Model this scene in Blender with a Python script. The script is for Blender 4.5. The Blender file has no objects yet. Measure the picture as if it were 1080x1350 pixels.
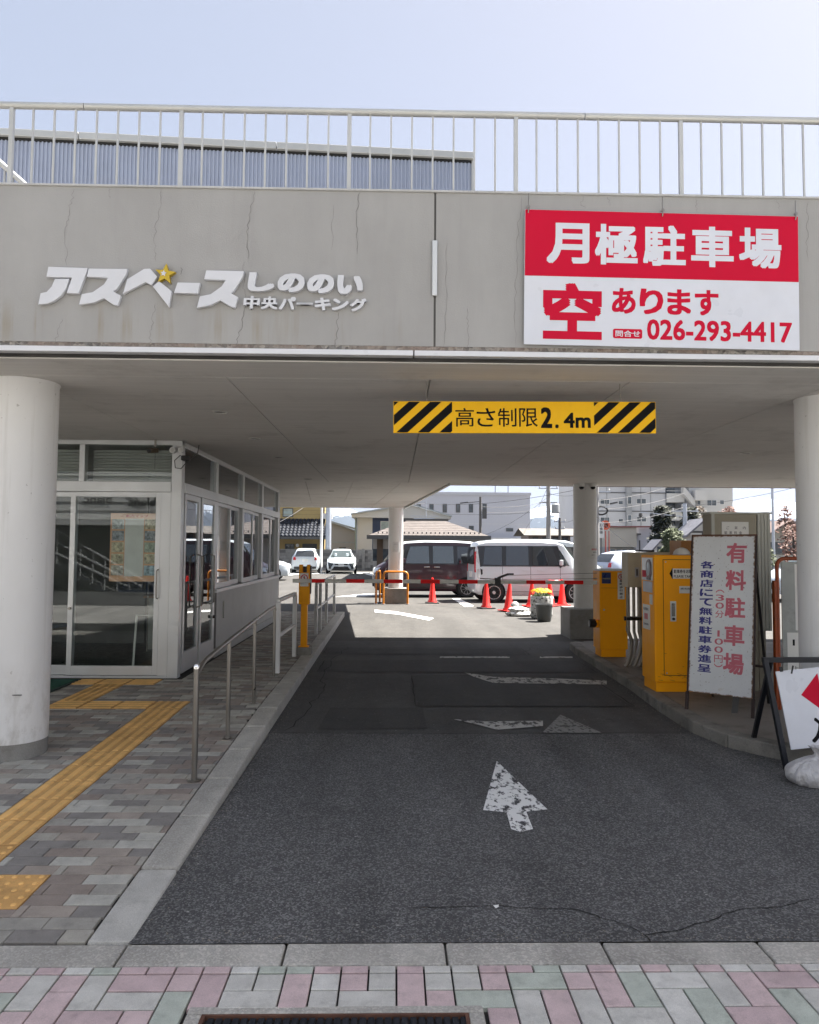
import bpy, math, random
from mathutils import Vector, Matrix
random.seed(7)
SC = bpy.context.scene
COL = SC.collection
R = math.radians

# ------------------------------------------------------------------ camera
F, CH = 950.0, 1.50
A, TH, RO = R(1.2), math.atan(49/950), R(0.4)
fw = Vector((math.sin(A)*math.cos(TH), math.cos(A)*math.cos(TH), math.sin(TH)))
RT = Vector((math.cos(A), -math.sin(A), 0)); UP = RT.cross(fw)
cr = RT*math.cos(RO)+UP*math.sin(RO); cu = -RT*math.sin(RO)+UP*math.cos(RO)
cam = bpy.data.cameras.new('camera'); cam_o = bpy.data.objects.new('camera', cam); COL.objects.link(cam_o)
cam.sensor_fit = 'HORIZONTAL'; cam.sensor_width = 36; cam.lens = 36*F/1080
cam.clip_start = .05; cam.clip_end = 12000
cam_o.matrix_world = Matrix(((cr.x, cu.x, -fw.x, 0), (cr.y, cu.y, -fw.y, 0), (cr.z, cu.z, -fw.z, CH), (0, 0, 0, 1)))
SC.camera = cam_o

def ray(px, py): return fw+cr*((px-540)/F)-cu*((py-675)/F)
def V(px, py, y):                       # point of the photograph at world distance y
    d = ray(px, py); t = y/d.y; return Vector((d.x*t, y, CH+d.z*t))
def G(px, py, z=0):
    d = ray(px, py); t = (z-CH)/d.z; return Vector((d.x*t, d.y*t, z))

# ------------------------------------------------------------------ light
SUN = Vector((.62, .24, 1.0)).normalized()
w = bpy.data.worlds.new('World'); SC.world = w; w.use_nodes = True
nt = w.node_tree; bg = nt.nodes['Background']
sky = nt.nodes.new('ShaderNodeTexSky'); sky.sky_type = 'NISHITA'; sky.sun_disc = False
sky.sun_elevation = math.asin(SUN.z); sky.sun_rotation = math.atan2(SUN.x, SUN.y)
sky.air_density = 1.0; sky.dust_density = 3.2; sky.ozone_density = 1.6; sky.altitude = 350
# thin even haze over the blue: compress the range of the clear-sky model and cool it slightly
gm = nt.nodes.new('ShaderNodeGamma'); gm.inputs[1].default_value = .36; nt.links.new(sky.outputs[0], gm.inputs[0])
hs = nt.nodes.new('ShaderNodeHueSaturation'); hs.inputs['Saturation'].default_value = 1.08; hs.inputs['Hue'].default_value = .507; nt.links.new(gm.outputs[0], hs.inputs['Color'])
tn = nt.nodes.new('ShaderNodeMix'); tn.data_type = 'RGBA'; tn.blend_type = 'MULTIPLY'; tn.inputs[0].default_value = 1
tn.inputs[7].default_value = (1.0, .98, .98, 1); nt.links.new(hs.outputs[0], tn.inputs[6])
nt.links.new(tn.outputs[2], bg.inputs[0]); bg.inputs[1].default_value = 0.095
sl = bpy.data.lights.new('sun', 'SUN'); sl.energy = 4.4; sl.angle = R(.55); sl.color = (1, .95, .88)
so = bpy.data.objects.new('sun', sl); COL.objects.link(so)
so.rotation_euler = SUN.to_track_quat('Z', 'Y').to_euler()
SC.view_settings.view_transform = 'Standard'; SC.view_settings.look = 'None'
SC.view_settings.exposure = 2.45; SC.view_settings.gamma = 1; SC.view_settings.use_curve_mapping = False
try:
    SC.cycles.max_bounces = 10; SC.cycles.diffuse_bounces = 5; SC.cycles.transparent_max_bounces = 24
    SC.cycles.volume_bounces = 0; SC.cycles.sample_clamp_indirect = 8; SC.cycles.use_denoising = True
    SC.cycles.caustics_reflective = False; SC.cycles.caustics_refractive = False
except Exception: pass

# ------------------------------------------------------------------ materials
MATS = {}
def srgb(*c): return tuple(((x/255/12.92) if x/255 <= .04045 else ((x/255+.055)/1.055)**2.4) for x in c)
class NB:
    def __init__(s, m): s.t = m.node_tree; s.n = s.t.nodes
    def new(s, k, **kw):
        n = s.n.new('ShaderNode'+k)
        for a, b in kw.items(): setattr(n, a, b)
        return n
    def link(s, a, b): s.t.links.new(a, b)
    def coord(s, kind='Object', scale=(1, 1, 1)):
        c = s.new('TexCoord'); m = s.new('Mapping'); m.inputs['Scale'].default_value = scale
        s.link(c.outputs[kind], m.inputs[0]); return m.outputs[0]
    def pos(s, scale=(1, 1, 1)):
        c = s.new('NewGeometry'); m = s.new('Mapping'); m.inputs['Scale'].default_value = scale
        s.link(c.outputs['Position'], m.inputs[0]); return m.outputs[0]
    def noise(s, vec, sc, det=4, rough=.55):
        n = s.new('TexNoise'); n.inputs['Scale'].default_value = sc; n.inputs['Detail'].default_value = det
        n.inputs['Roughness'].default_value = rough; s.link(vec, n.inputs['Vector']); return n.outputs[0]
    def ramp(s, v, a, b, ca=(0, 0, 0), cb=(1, 1, 1)):
        r = s.new('ValToRGB'); e = r.color_ramp.elements
        e[0].position = a; e[1].position = b; e[0].color = (*ca, 1); e[1].color = (*cb, 1)
        s.link(v, r.inputs[0]); return r.outputs[0]
    def mix(s, f, a, b, blend='MIX'):
        m = s.new('Mix', data_type='RGBA', blend_type=blend)
        for x, i in ((f, 0), (a, 6), (b, 7)):
            if isinstance(x, (int, float)): m.inputs[i].default_value = x
            elif isinstance(x, tuple): m.inputs[i].default_value = (*x, 1)
            else: s.link(x, m.inputs[i])
        return m.outputs[2]
    def math(s, op, a, b=0.0, clamp=False):
        m = s.new('Math', operation=op); m.use_clamp = clamp
        for i, x in enumerate((a, b)):
            if isinstance(x, (int, float)): m.inputs[i].default_value = x
            else: s.link(x, m.inputs[i])
        return m.outputs[0]
def base(name):
    m = bpy.data.materials.new(name); m.use_nodes = True; MATS[name] = m
    return m, NB(m), m.node_tree.nodes['Principled BSDF']
def M(name, col=(.5, .5, .5), rough=.6, metal=0, var=.12, vs=3, bump=.0, bs=60, spec=.5, coat=0, fine=0, dirt=0, dcol=(.12, .1, .08)):
    """generic material: colour with broad + fine variation, optional bump and dirt"""
    if name in MATS: return MATS[name]
    m, b, p = base(name)
    v = b.pos()
    n = b.noise(v, vs, 5, .6)
    lo = tuple(c*(1-var) for c in col); hi = tuple(min(1, c*(1+var)) for c in col)
    c = b.ramp(n, .3, .7, lo, hi)
    if fine:
        f = b.noise(v, bs*3, 3, .7)
        c = b.mix(1, c, b.ramp(f, .3, .7, (1-fine,)*3, (1+fine*.6,)*3), 'MULTIPLY')
    if dirt:
        d = b.noise(v, vs*1.7, 8, .7)
        c = b.mix(b.ramp(d, .5, .72, (0, 0, 0), (dirt,)*3), c, dcol)
    b.link(c, p.inputs['Base Color'])
    rr = b.ramp(b.noise(v, vs*4, 3), .3, .7, (max(0, rough-.08),)*3, (min(1, rough+.08),)*3)
    b.link(rr, p.inputs['Roughness'])
    p.inputs['Metallic'].default_value = metal
    p.inputs['Specular IOR Level'].default_value = spec
    p.inputs['Coat Weight'].default_value = coat
    if bump:
        bp = b.new('Bump'); bp.inputs['Strength'].default_value = bump; bp.inputs['Distance'].default_value = .004
        b.link(b.noise(v, bs, 4, .65), bp.inputs['Height']); b.link(bp.outputs[0], p.inputs['Normal'])
    return m

def glass(name, tint=(.9, .95, .95), refl=.35, alpha=.0, rough=.01, dark=(.01, .012, .012)):
    """window pane: see-through with fresnel mirror, alpha = opaque body share"""
    if name in MATS: return MATS[name]
    m, b, p = base(name)
    out = [n for n in b.n if n.type == 'OUTPUT_MATERIAL'][0]
    tr = b.new('BsdfTransparent'); tr.inputs[0].default_value = (*tint, 1)
    gl = b.new('BsdfGlossy'); gl.inputs['Roughness'].default_value = rough; gl.inputs[0].default_value = (.95, .97, 1, 1)
    df = b.new('BsdfDiffuse'); df.inputs[0].default_value = (*dark, 1)
    m1 = b.new('MixShader'); m1.inputs[0].default_value = alpha
    b.link(tr.outputs[0], m1.inputs[1]); b.link(df.outputs[0], m1.inputs[2])
    lw = b.new('LayerWeight'); lw.inputs['Blend'].default_value = .2
    f = b.math('MULTIPLY_ADD', lw.outputs['Fresnel'], 1.0, True); f.node.inputs[2].default_value = refl
    m2 = b.new('MixShader'); b.link(f, m2.inputs[0]); b.link(m1.outputs[0], m2.inputs[1]); b.link(gl.outputs[0], m2.inputs[2])
    b.link(m2.outputs[0], out.inputs[0]); b.n.remove(p)
    return m

def asphalt(name, col, speck, amt=.6, rough=.85):
    if name in MATS: return MATS[name]
    m, b, p = base(name); v = b.pos()
    big = b.noise(v, .7, 5, .6); mid = b.noise(v, 6, 4, .6)
    c = b.mix(1, b.ramp(big, .3, .7, tuple(x*.82 for x in col), tuple(x*1.18 for x in col)), b.ramp(mid, .3, .7, (.86,)*3, (1.12,)*3), 'MULTIPLY')
    vo = b.new('TexVoronoi'); vo.inputs['Scale'].default_value = 135; b.link(v, vo.inputs['Vector'])
    sep = b.new('SeparateColor'); b.link(vo.outputs['Color'], sep.inputs[0])
    stones = b.ramp(sep.outputs[0], .45, 1.0, (0, 0, 0), (amt,)*3)
    c = b.mix(stones, c, speck)
    vo2 = b.new('TexVoronoi'); vo2.inputs['Scale'].default_value = 37; b.link(v, vo2.inputs['Vector'])
    sep2 = b.new('SeparateColor'); b.link(vo2.outputs['Color'], sep2.inputs[0])
    small = b.ramp(vo2.outputs['Distance'], .18, .24, (1, 1, 1), (0, 0, 0))
    bright = b.math('MULTIPLY', small, b.math('GREATER_THAN', sep2.outputs[0], .965))
    c = b.mix(b.math('MULTIPLY', bright, amt), c, (.45, .44, .42))
    stain = b.ramp(b.noise(v, 1.6, 6, .65), .58, .75, (0, 0, 0), (.35, .35, .35))
    c = b.mix(stain, c, tuple(x*.6 for x in col))
    tr = b.ramp(b.noise(b.pos((1, .12, 1)), 2.2, 4, .6), .35, .65, (.80,)*3, (1.16,)*3); c = b.mix(1, c, tr, 'MULTIPLY')
    oil = b.ramp(b.noise(v, 2.9, 3, .5), .68, .74, (0, 0, 0), (.45,)*3); c = b.mix(oil, c, tuple(x*.45 for x in col))
    b.link(c, p.inputs['Base Color']); p.inputs['Roughness'].default_value = rough
    bp = b.new('Bump'); bp.inputs['Strength'].default_value = .55; bp.inputs['Distance'].default_value = .004
    b.link(b.math('SUBTRACT', b.noise(v, 160, 3, .6), vo.outputs['Distance']), bp.inputs['Height']); b.link(bp.outputs[0], p.inputs['Normal'])
    return m

def worn_paint(name, under, scale=9, thr=.5, paint=(.80, .80, .78)):
    if name in MATS: return MATS[name]
    m, b, p = base(name); v = b.pos((1, .55, 1))
    n = b.noise(v, scale, 9, .72)
    f = b.ramp(n, thr-.03, thr+.03)
    b.link(b.mix(f, under, paint), p.inputs['Base Color']); p.inputs['Roughness'].default_value = .8
    return m

# ------------------------------------------------------------------ mesh helpers
class MB:
    def __init__(s): s.v = []; s.f = []; s.mi = []; s.m = 0
    def add(s, vs, fs, mi=None):
        o = len(s.v); s.v += [tuple(x) for x in vs]; s.f += [tuple(i+o for i in f) for f in fs]
        s.mi += [s.m if mi is None else mi]*len(fs); return s
    def box(s, x0, x1, y0, y1, z0, z1, mi=None):
        return s.add([(x0, y0, z0), (x1, y0, z0), (x1, y1, z0), (x0, y1, z0), (x0, y0, z1), (x1, y0, z1), (x1, y1, z1), (x0, y1, z1)],
                     [(0, 3, 2, 1), (4, 5, 6, 7), (0, 1, 5, 4), (1, 2, 6, 5), (2, 3, 7, 6), (3, 0, 4, 7)], mi)
    def hexa(s, lo, hi, mi=None):          # 4 lower + 4 upper points
        return s.add(list(lo)+list(hi), [(0, 3, 2, 1), (4, 5, 6, 7), (0, 1, 5, 4), (1, 2, 6, 5), (2, 3, 7, 6), (3, 0, 4, 7)], mi)
    def bar(s, p, q, w, h=None, mi=None):
        p = Vector(p); q = Vector(q); d = (q-p).normalized(); h = h or w
        up = Vector((0, 0, 1)) if abs(d.z) < .95 else Vector((0, 1, 0))
        a = d.cross(up).normalized(); b = a.cross(d)
        c = [a*w/2+b*h/2, -a*w/2+b*h/2, -a*w/2-b*h/2, a*w/2-b*h/2]
        return s.hexa([p+x for x in c], [q+x for x in c], mi)
    def tube(s, pts, r, n=8, mi=None, cap=True):
        pts = [Vector(p) for p in pts]; rs = r if isinstance(r, (list, tuple)) else [r]*len(pts)
        vs = []; prev = None
        for i, p in enumerate(pts):
            d = (pts[min(i+1, len(pts)-1)]-pts[max(i-1, 0)]).normalized()
            if prev is None:
                a = d.cross(Vector((0, 0, 1)) if abs(d.z) < .9 else Vector((1, 0, 0))).normalized()
            else:
                a = (prev-d*prev.dot(d)).normalized()
            prev = a; b = d.cross(a)
            for k in range(n):
                t = 2*math.pi*k/n; vs.append(p+(a*math.cos(t)+b*math.sin(t))*rs[i])
        fs = [(i*n+k, i*n+(k+1) % n, (i+1)*n+(k+1) % n, (i+1)*n+k) for i in range(len(pts)-1) for k in range(n)]
        if cap: fs += [tuple(range(n))[::-1], tuple((len(pts)-1)*n+k for k in range(n))]
        return s.add(vs, fs, mi)
    def lathe(s, prof, n=24, c=(0, 0, 0), axis='z', mi=None):
        vs = []
        for r, z in prof:
            for k in range(n):
                t = 2*math.pi*k/n; x, y = r*math.cos(t), r*math.sin(t)
                q = (x, y, z) if axis == 'z' else ((x, z, y) if axis == 'y' else (z, x, y))
                vs.append((q[0]+c[0], q[1]+c[1], q[2]+c[2]))
        m = len(prof)
        fs = [(i*n+k, i*n+(k+1) % n, (i+1)*n+(k+1) % n, (i+1)*n+k) for i in range(m-1) for k in range(n)]
        fs += [tuple(range(n))[::-1], tuple((m-1)*n+k for k in range(n))]
        return s.add(vs, fs, mi)
    def prism(s, poly, h0, h1, plane='xy', mi=None, off=(0, 0, 0)):
        n = len(poly)
        def q(a, b, h):
            r = (a, b, h) if plane == 'xy' else ((a, h, b) if plane == 'xz' else (h, a, b))
            return (r[0]+off[0], r[1]+off[1], r[2]+off[2])
        vs = [q(a, b, h0) for a, b in poly]+[q(a, b, h1) for a, b in poly]
        fs = [tuple(range(n))[::-1], tuple(range(n, 2*n))]+[(i, (i+1) % n, n+(i+1) % n, n+i) for i in range(n)]
        return s.add(vs, fs, mi)
    def flat(s, pts, mi=None): return s.add(pts, [tuple(range(len(pts)))], mi)
    def mesh(s, name, mats, smooth=None):
        me = bpy.data.meshes.new(name); me.from_pydata(s.v, [], s.f)
        for m in (mats if isinstance(mats, (list, tuple)) else [mats]): me.materials.append(m)
        if any(s.mi): me.polygons.foreach_set('material_index', s.mi)
        if smooth:
            me.polygons.foreach_set('use_smooth', [True]*len(s.f))
            me.validate(); me.update(); me.set_sharp_from_angle(angle=R(smooth))
        else: me.validate(); me.update()
        return me
    def build(s, name, mats, parent=None, smooth=None, bevel=0, label=None, kind=None, loc=None, flip=True):
        me = s.mesh(name, mats, smooth)
        if flip:
            import bmesh
            bm = bmesh.new(); bm.from_mesh(me); bmesh.ops.recalc_face_normals(bm, faces=bm.faces); bm.to_mesh(me); bm.free()
        o = bpy.data.objects.new(name, me); COL.objects.link(o)
        if parent: o.parent = parent
        if loc: o.location = loc
        if bevel:
            md = o.modifiers.new('bevel', 'BEVEL'); md.width = bevel; md.segments = 2; md.limit_method = 'ANGLE'; md.angle_limit = R(40)
            md.harden_normals = False
        if label: o['label'] = label
        if kind: o['kind'] = kind
        return o
def B(*a): return MB().box(*a)
def thing(name, label, cat, loc=(0, 0, 0), rz=0, group=None):
    o = bpy.data.objects.new(name, None); COL.objects.link(o); o.empty_display_size = .2
    o.location = loc; o.rotation_euler = (0, 0, rz); return tag(o, label, cat, group)
def tag(o, label=None, cat=None, group=None, kind=None):
    if label: o['label'] = label
    if cat: o['category'] = cat
    if group: o['group'] = group
    if kind: o['kind'] = kind
    return o
def kids(o): return [c for c in bpy.data.objects if c.parent == o]
def copy_tree(o, parent=None, loc=None, rz=None, label=None, group=None):
    c = o.copy(); COL.objects.link(c)
    if parent: c.parent = parent
    if loc is not None: c.location = loc
    if rz is not None: c.rotation_euler = (0, 0, rz)
    if label: c['label'] = label
    if group: c['group'] = group
    for ch in kids(o): copy_tree(ch, c)
    return c

TXT = {}
def glyph(body, bold=0.0, res=3):
    k = (body, bold, res)
    if k in TXT: return TXT[k]
    c = bpy.data.curves.new('lettering', 'FONT'); c.body = body; c.offset = bold; c.resolution_u = res
    o = bpy.data.objects.new('lettering', c); COL.objects.link(o)
    me = o.evaluated_get(bpy.context.evaluated_depsgraph_get()).to_mesh()
    vs = [(v.co.x, v.co.y) for v in me.vertices]; fs = [tuple(p.vertices) for p in me.polygons]
    bpy.data.objects.remove(o); bpy.data.curves.remove(c)
    TXT[k] = (vs, fs); return TXT[k]
LIM = 0
def text(mb, body, u0, v0, u1, v1, fn, bold=.02, thick=0, shear=0, keep=False, mi=None):
    """lettering fitted into the (u,v) rectangle; fn(u,v,depth) -> xyz"""
    vs, fs = glyph(body, min(bold, LIM))
    if not vs: return
    xs = [a for a, _ in vs]; ys = [c for _, c in vs]
    ax, bx, ay, by = min(xs), max(xs), min(ys), max(ys)
    su, sv = (u1-u0)/(bx-ax), (v1-v0)/max(1e-6, by-ay)
    if keep:
        k = min(su, sv); u0 += ((u1-u0)-(bx-ax)*k)/2; v0 += ((v1-v0)-(by-ay)*k)/2; su = sv = k
    P0 = [(u0+(x-ax)*su+shear*(y-ay)*sv, v0+(y-ay)*sv) for x, y in vs]
    r_ = bold*.62; bu, bv = r_*su, r_*sv       # heavier strokes: the glyph stamped again around itself
    if r_ > 0:                                     # keep the outline inside the rectangle
        k1, k2 = (u1-u0-2*bu)/(u1-u0), (v1-v0-2*bv)/(v1-v0)
        P0 = [(u0+bu+(u-u0)*k1, v0+bv+(v-v0)*k2) for u, v in P0]
    offs = [(0, 0)]+([(bu*.88*i_, bv*.88*j_) for i_ in (-1, 0, 1) for j_ in (-1, 0, 1) if i_ or j_] if r_ > 0 else [])
    ed = {}
    for f in fs:
        for i in range(len(f)):
            e = (f[i], f[(i+1) % len(f)]); ed[e] = ed.get(e, 0)+1
    n = len(P0); side = [(a, b, b+n, a+n) for (a, b) in ed if (b, a) not in ed]
    for q, (ou, ov) in enumerate(offs):
        P = [(u+ou, v+ov) for u, v in P0]; e = q*.00006
        if not thick: mb.add([fn(u, v, e) for u, v in P], fs, mi)
        else: mb.add([fn(u, v, 0) for u, v in P]+[fn(u, v, thick+e) for u, v in P], [f[::-1] for f in fs]+[tuple(i+n for i in f) for f in fs]+side, mi)

def crack_line(mb, pts, fn, wd=.003, seed=1, jag=.012, sub=5):
    rnd = random.Random(seed); P = [pts[0]]
    for a, b in zip(pts, pts[1:]):
        for k in range(1, sub+1):
            t = k/sub; P.append((a[0]+(b[0]-a[0])*t+rnd.uniform(-jag, jag)*(k < sub), a[1]+(b[1]-a[1])*t+rnd.uniform(-jag, jag)*.4*(k < sub)))
    L = []; 
    for i, p in enumerate(P):
        a = P[max(0, i-1)]; b = P[min(len(P)-1, i+1)]; dx, dy = b[0]-a[0], b[1]-a[1]; l = math.hypot(dx, dy) or 1
        ww = wd*rnd.uniform(.35, 1)*(1 if 0 < i < len(P)-1 else .3)/2
        L.append(((p[0]-dy/l*ww, p[1]+dx/l*ww), (p[0]+dy/l*ww, p[1]-dx/l*ww)))
    vs = [fn(*q) for pr in L for q in pr]
    mb.add(vs, [(2*i, 2*i+1, 2*i+3, 2*i+2) for i in range(len(L)-1)])

# common materials
m_alu = M('aluminium', srgb(205, 207, 208), .38, .55, .05, 2, .05, 90)
m_steel = M('brushed_steel', srgb(150, 146, 140), .34, .9, .04, 1)
m_galv = M('galvanised_steel', srgb(180, 186, 196), .45, .6, .08, 3)
m_white = M('white_paint', (.74, .74, .73), .45, 0, .04, 2, .04, 50, dirt=.12)
def col_mat():
    m, b, p = base('column_paint'); v = b.pos((1, 1, .35)); c = b.ramp(b.noise(v, 3, 5, .6), .3, .7, (.74, .74, .735), (.80, .80, .795))
    s = b.new('SeparateXYZ'); g = b.new('NewGeometry'); b.link(g.outputs['Position'], s.inputs[0])
    low = b.math('SUBTRACT', 1, b.math('MULTIPLY', b.math('SUBTRACT', s.outputs[2], .12), 1.6, True), True)
    gr = b.ramp(b.noise(b.pos((1, 1, .5)), 11, 6, .7), .44, .62); c = b.mix(b.math('MULTIPLY', b.math('MULTIPLY', low, gr), .5), c, (.33, .31, .27))
    ru = b.ramp(b.noise(b.pos((1, 1, .05)), 16, 4, .6), .58, .68, (0, 0, 0), (.22,)*3); c = b.mix(ru, c, (.5, .48, .44))
    ch = b.ramp(b.noise(b.pos(), 30, 3, .6), .70, .715, (0, 0, 0), (.6,)*3); c = b.mix(ch, c, (.32, .31, .29))
    b.link(c, p.inputs['Base Color']); p.inputs['Roughness'].default_value = .5
    bp = b.new('Bump'); bp.inputs['Strength'].default_value = .25; bp.inputs['Distance'].default_value = .004; b.link(b.noise(b.pos(), 35, 4, .6), bp.inputs['Height']); b.link(bp.outputs[0], p.inputs['Normal']); return m
m_colw = col_mat()
m_black = M('black_plastic', (.012, .012, .013), .45)
m_rubber = M('rubber', (.018, .018, .018), .8)
m_conc = M('concrete', (.27, .265, .25), .85, 0, .18, 3, .5, 70, fine=.22, dirt=.55)
m_orange = M('orange_paint', (.97, .39, .003), .45, 0, .04, 1.5, .03, 30, spec=.25, dirt=.06, dcol=(.3, .12, .01)); m_omark = M('scuff_mark', (.18, .08, .02), .8)
m_red = M('sign_red', (.60, .004, .035), .5, 0, .03, spec=.15)
m_ink = M('black_ink', (.009, .009, .011), .7, spec=.12)
m_paper = M('paper', (.72, .72, .70), .6, 0, .04)
m_dark = M('dark_void', (.02, .02, .02), .9)

# ------------------------------------------------------------------ ground
LOT = (.054, .051, .047)
a_new = asphalt('asphalt_entrance', (.068, .068, .069), (.30, .30, .295), .6)
a_in = asphalt('asphalt_ramp', (.072, .071, .070), (.15, .15, .15), .45)
a_pat = asphalt('asphalt_patch', (.052, .052, .052), (.11, .11, .11), .4)
a_lot = asphalt('asphalt_lot', LOT, (.09, .086, .079), .4)
m_soil = asphalt('ground_dull', (.22, .21, .19), (.28, .27, .25), .4)
def sheet(x0, x1, y0, y1, z, n=1):
    return MB().flat([(x0, y0, z), (x1, y0, z), (x1, y1, z), (x0, y1, z)])
sheet(-4000, 4000, -300, 4600, -.03).build('ground', m_soil, kind='structure')
sheet(-40, 60, 11.9, 75, -.006).build('car_park_asphalt', a_lot, kind='structure')
sheet(-.995, 2.9, 2.83, 5.95, .0).build('driveway_asphalt', a_new, kind='structure')
sheet(2.9, 12, 2.83, 4.9, .0).build('driveway_asphalt', a_new, kind='structure')
# inner driveway, its far border slightly skewed
MB().flat([(-1.1, 5.95, -.002), (2.9, 5.95, -.002), (2.9, 11.9, -.002), (-1.1, 11.9, -.002)]).build('ramp_asphalt', a_in, kind='structure')
sheet(-60, 60, -9.2, -3.2, -.02).build('street_asphalt', asphalt('street_dark', (.07, .07, .07), (.14, .14, .14), .5), kind='structure')
sheet(-60, 60, -3.2, 1.2, -.018).build('street_pavement', asphalt('street_concrete', (.46, .445, .42), (.54, .52, .49), .5), kind='structure')
pt = MB()
for x0, y0, x1, y1 in ((.25, 7.0, 2.3, 8.6), (-.9, 8.9, 2.5, 9.75), (-1.0, 10.35, 1.9, 11.0), (-.6, 6.1, .3, 6.9)):
    j = lambda: random.uniform(-.03, .03)
    pt.flat([(x0+j(), y0+j(), .002), (x1+j(), y0+j(), .002), (x1+j(), y1+j(), .002), (x0+j(), y1+j(), .002)])
pt.build('asphalt_patch', a_pat, kind='structure')
cr_m = M('crack_dark', (.008, .008, .008), .9)
ck = MB()
gf = lambda z: (lambda x, y: (x, y, z))
crack_line(ck, [G(540, 1198)[:2], G(640, 1195)[:2], G(760, 1200)[:2], G(830, 1222)[:2], G(858, 1243)[:2]], gf(.003), .006, 3, .015, 8)
crack_line(ck, [G(850, 1234)[:2], G(900, 1226)[:2], G(975, 1200)[:2], G(1030, 1196)[:2]], gf(.003), .007, 5, .012, 8)
crack_line(ck, [G(1030, 1196)[:2], G(1075, 1185)[:2]], gf(.003), .005, 6)
for y in (5.96,):
    crack_line(ck, [(-.98, y), (.5, y-.02), (2.5, y+.05)], gf(.003), .009, 9, .01, 14)
for x0, y0, x1, y1 in ((.22, 6.97, 2.33, 8.63), (-.92, 8.87, 2.5, 9.78), (-1.0, 10.3, 1.95, 11.03)):
    crack_line(ck, [(x0, y0), (x1, y0)], gf(.0045), .018, 11, .01, 20); crack_line(ck, [(x0, y1), (x1, y1)], gf(.0045), .02, 12, .01, 20)
    crack_line(ck, [(x0, y0), (x0, y1)], gf(.0045), .014, 13, .01, 8); crack_line(ck, [(x1, y0), (x1, y1)], gf(.0045), .014, 14, .01, 8)
crack_line(ck, [(-.9, 6.0), (-.75, 7.5), (-.85, 9.0), (-.7, 11.2)], gf(.0045), .012, 15, .05, 8)
crack_line(ck, [(.9, 9.8), (1.1, 10.4), (1.9, 10.6), (2.3, 11.5)], gf(.0045), .01, 16, .04, 8)
ck.build('asphalt_crack', cr_m, kind='structure')
lt = MB().add([(0, 0, .004), (.013, .006, .008), (.016, .030, .006), (.006, .014, .012), (-.010, .020, .007)], [(0, 1, 3), (1, 2, 3), (0, 3, 4)]).build('paper_scrap', M('scrap_white', (.75, .75, .73), .7), loc=tuple(G(654, 1199)), flip=False); tag(lt, 'tiny white paper scrap lying on the asphalt before the arrow', 'litter')
# painted marks
ar_m = worn_paint('arrow_paint', (.052, .053, .056), 22, .455)
ar = MB()
arr = [G(655, 1004), G(722, 1068), G(694, 1071), G(703, 1094), G(686, 1098), G(674, 1094), G(668, 1072), G(637, 1069)]
ar.flat([(p.x, p.y, .004) for p in arr]); ar.build('arrow_marking', ar_m, kind='structure')
wk = worn_paint('faded_paint', (.072, .071, .070), 12, .47, (.55, .55, .53))
fm = MB()
for P in ([(598, 949), (640, 952), (716, 951), (716, 958), (655, 963), (630, 956)], [(612, 887), (650, 893), (730, 895), (800, 898), (800, 903), (650, 901), (625, 893)]):
    fm.flat([(G(*p).x, G(*p).y, .0055) for p in P])
fm.build('faded_arrow_marking', wk, kind='structure')
wk3 = worn_paint('faded_paint_fine', (.072, .072, .070), 26, .46, (.26, .26, .25))
MB().flat([(G(*p).x, G(*p).y, .0055) for p in [(739, 943), (794, 967), (715, 967)]]).build('faded_arrow_marking', wk3, kind='structure')
wk2 = worn_paint('line_paint', (.072, .071, .07), 14, .44, (.6, .6, .58))
fm = MB()
for a, b, c, d in ((580, 866, 672, 868), (712, 866, 755, 868)):
    fm.flat([(G(x, y).x, G(x, y).y, .0055) for x, y in ((a, b), (c, b), (c, d), (a, d))])
fm.build('stop_line', wk2, kind='structure')
# parking bay lines on the lot
bl = worn_paint('bay_paint', LOT, 10, .40, (.75, .75, .73))
fm = MB()
for P in ([(494, 804), (520, 806), (572, 815), (566, 818), (525, 810), (494, 807)], [(596, 789), (606, 789), (625, 799), (613, 800)],
          [(440, 787), (480, 783), (520, 783), (520, 785), (480, 786)], [(392, 755.5), (404, 755.5), (372, 760), (360, 760)],
          [(476, 755), (486, 755), (500, 759), (489, 759)], [(372, 755.3), (560, 755.3), (560, 756.2), (372, 756.2)]):
    fm.flat([(G(*p).x, G(*p).y, .001) for p in P])
for x in range(8, 30, 3): fm.flat([(x, 16, .001), (x+.12, 16, .001), (x+.52, 21, .001), (x+.4, 21, .001)])
fm.build('bay_line', bl, kind='structure')

# ------------------------------------------------------------------ sidewalk with pavers
KI = lambda y: -1.16-.0075*(y-2.83)          # inner border of the kerb
KO = lambda y: -.985-.008*(y-2.83)
YK = [2.83, 6.5, 16.2]
def zs(y): return .0+.10*min(1, max(0, (y-2.83)/3.67))
SL = math.atan(.10/3.67)
bed = M('joint_mortar', (.028, .027, .025), .95, 0, .2, 20)
MB().add([(-9, 2.83, -.012), (KI(2.83), 2.83, -.012), (KI(6.5), 6.5, .088), (-9, 6.5, .088), (KI(16.2), 16.2, .088), (-9, 16.2, .088)],
         [(0, 1, 2, 3), (3, 2, 4, 5)]).build('sidewalk', bed, kind='structure')
sidewalk = bpy.data.objects['sidewalk']
def paver_mat(name, c): return M(name, c, .82, 0, .14, 9, .35, 120, fine=.22, dirt=.28, dcol=(.05, .045, .04))
pv = [paver_mat('paver_%s' % n, c) for n, c in (('light', (.46, .45, .405)), ('mid', (.345, .33, .295)), ('dark', (.245, .23, .215)), ('warm', (.35, .305, .265)), ('brown', (.28, .235, .205)), ('sand', (.39, .37, .325)))]
PW = [.17, .2, .24, .15, .12, .12]
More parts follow.
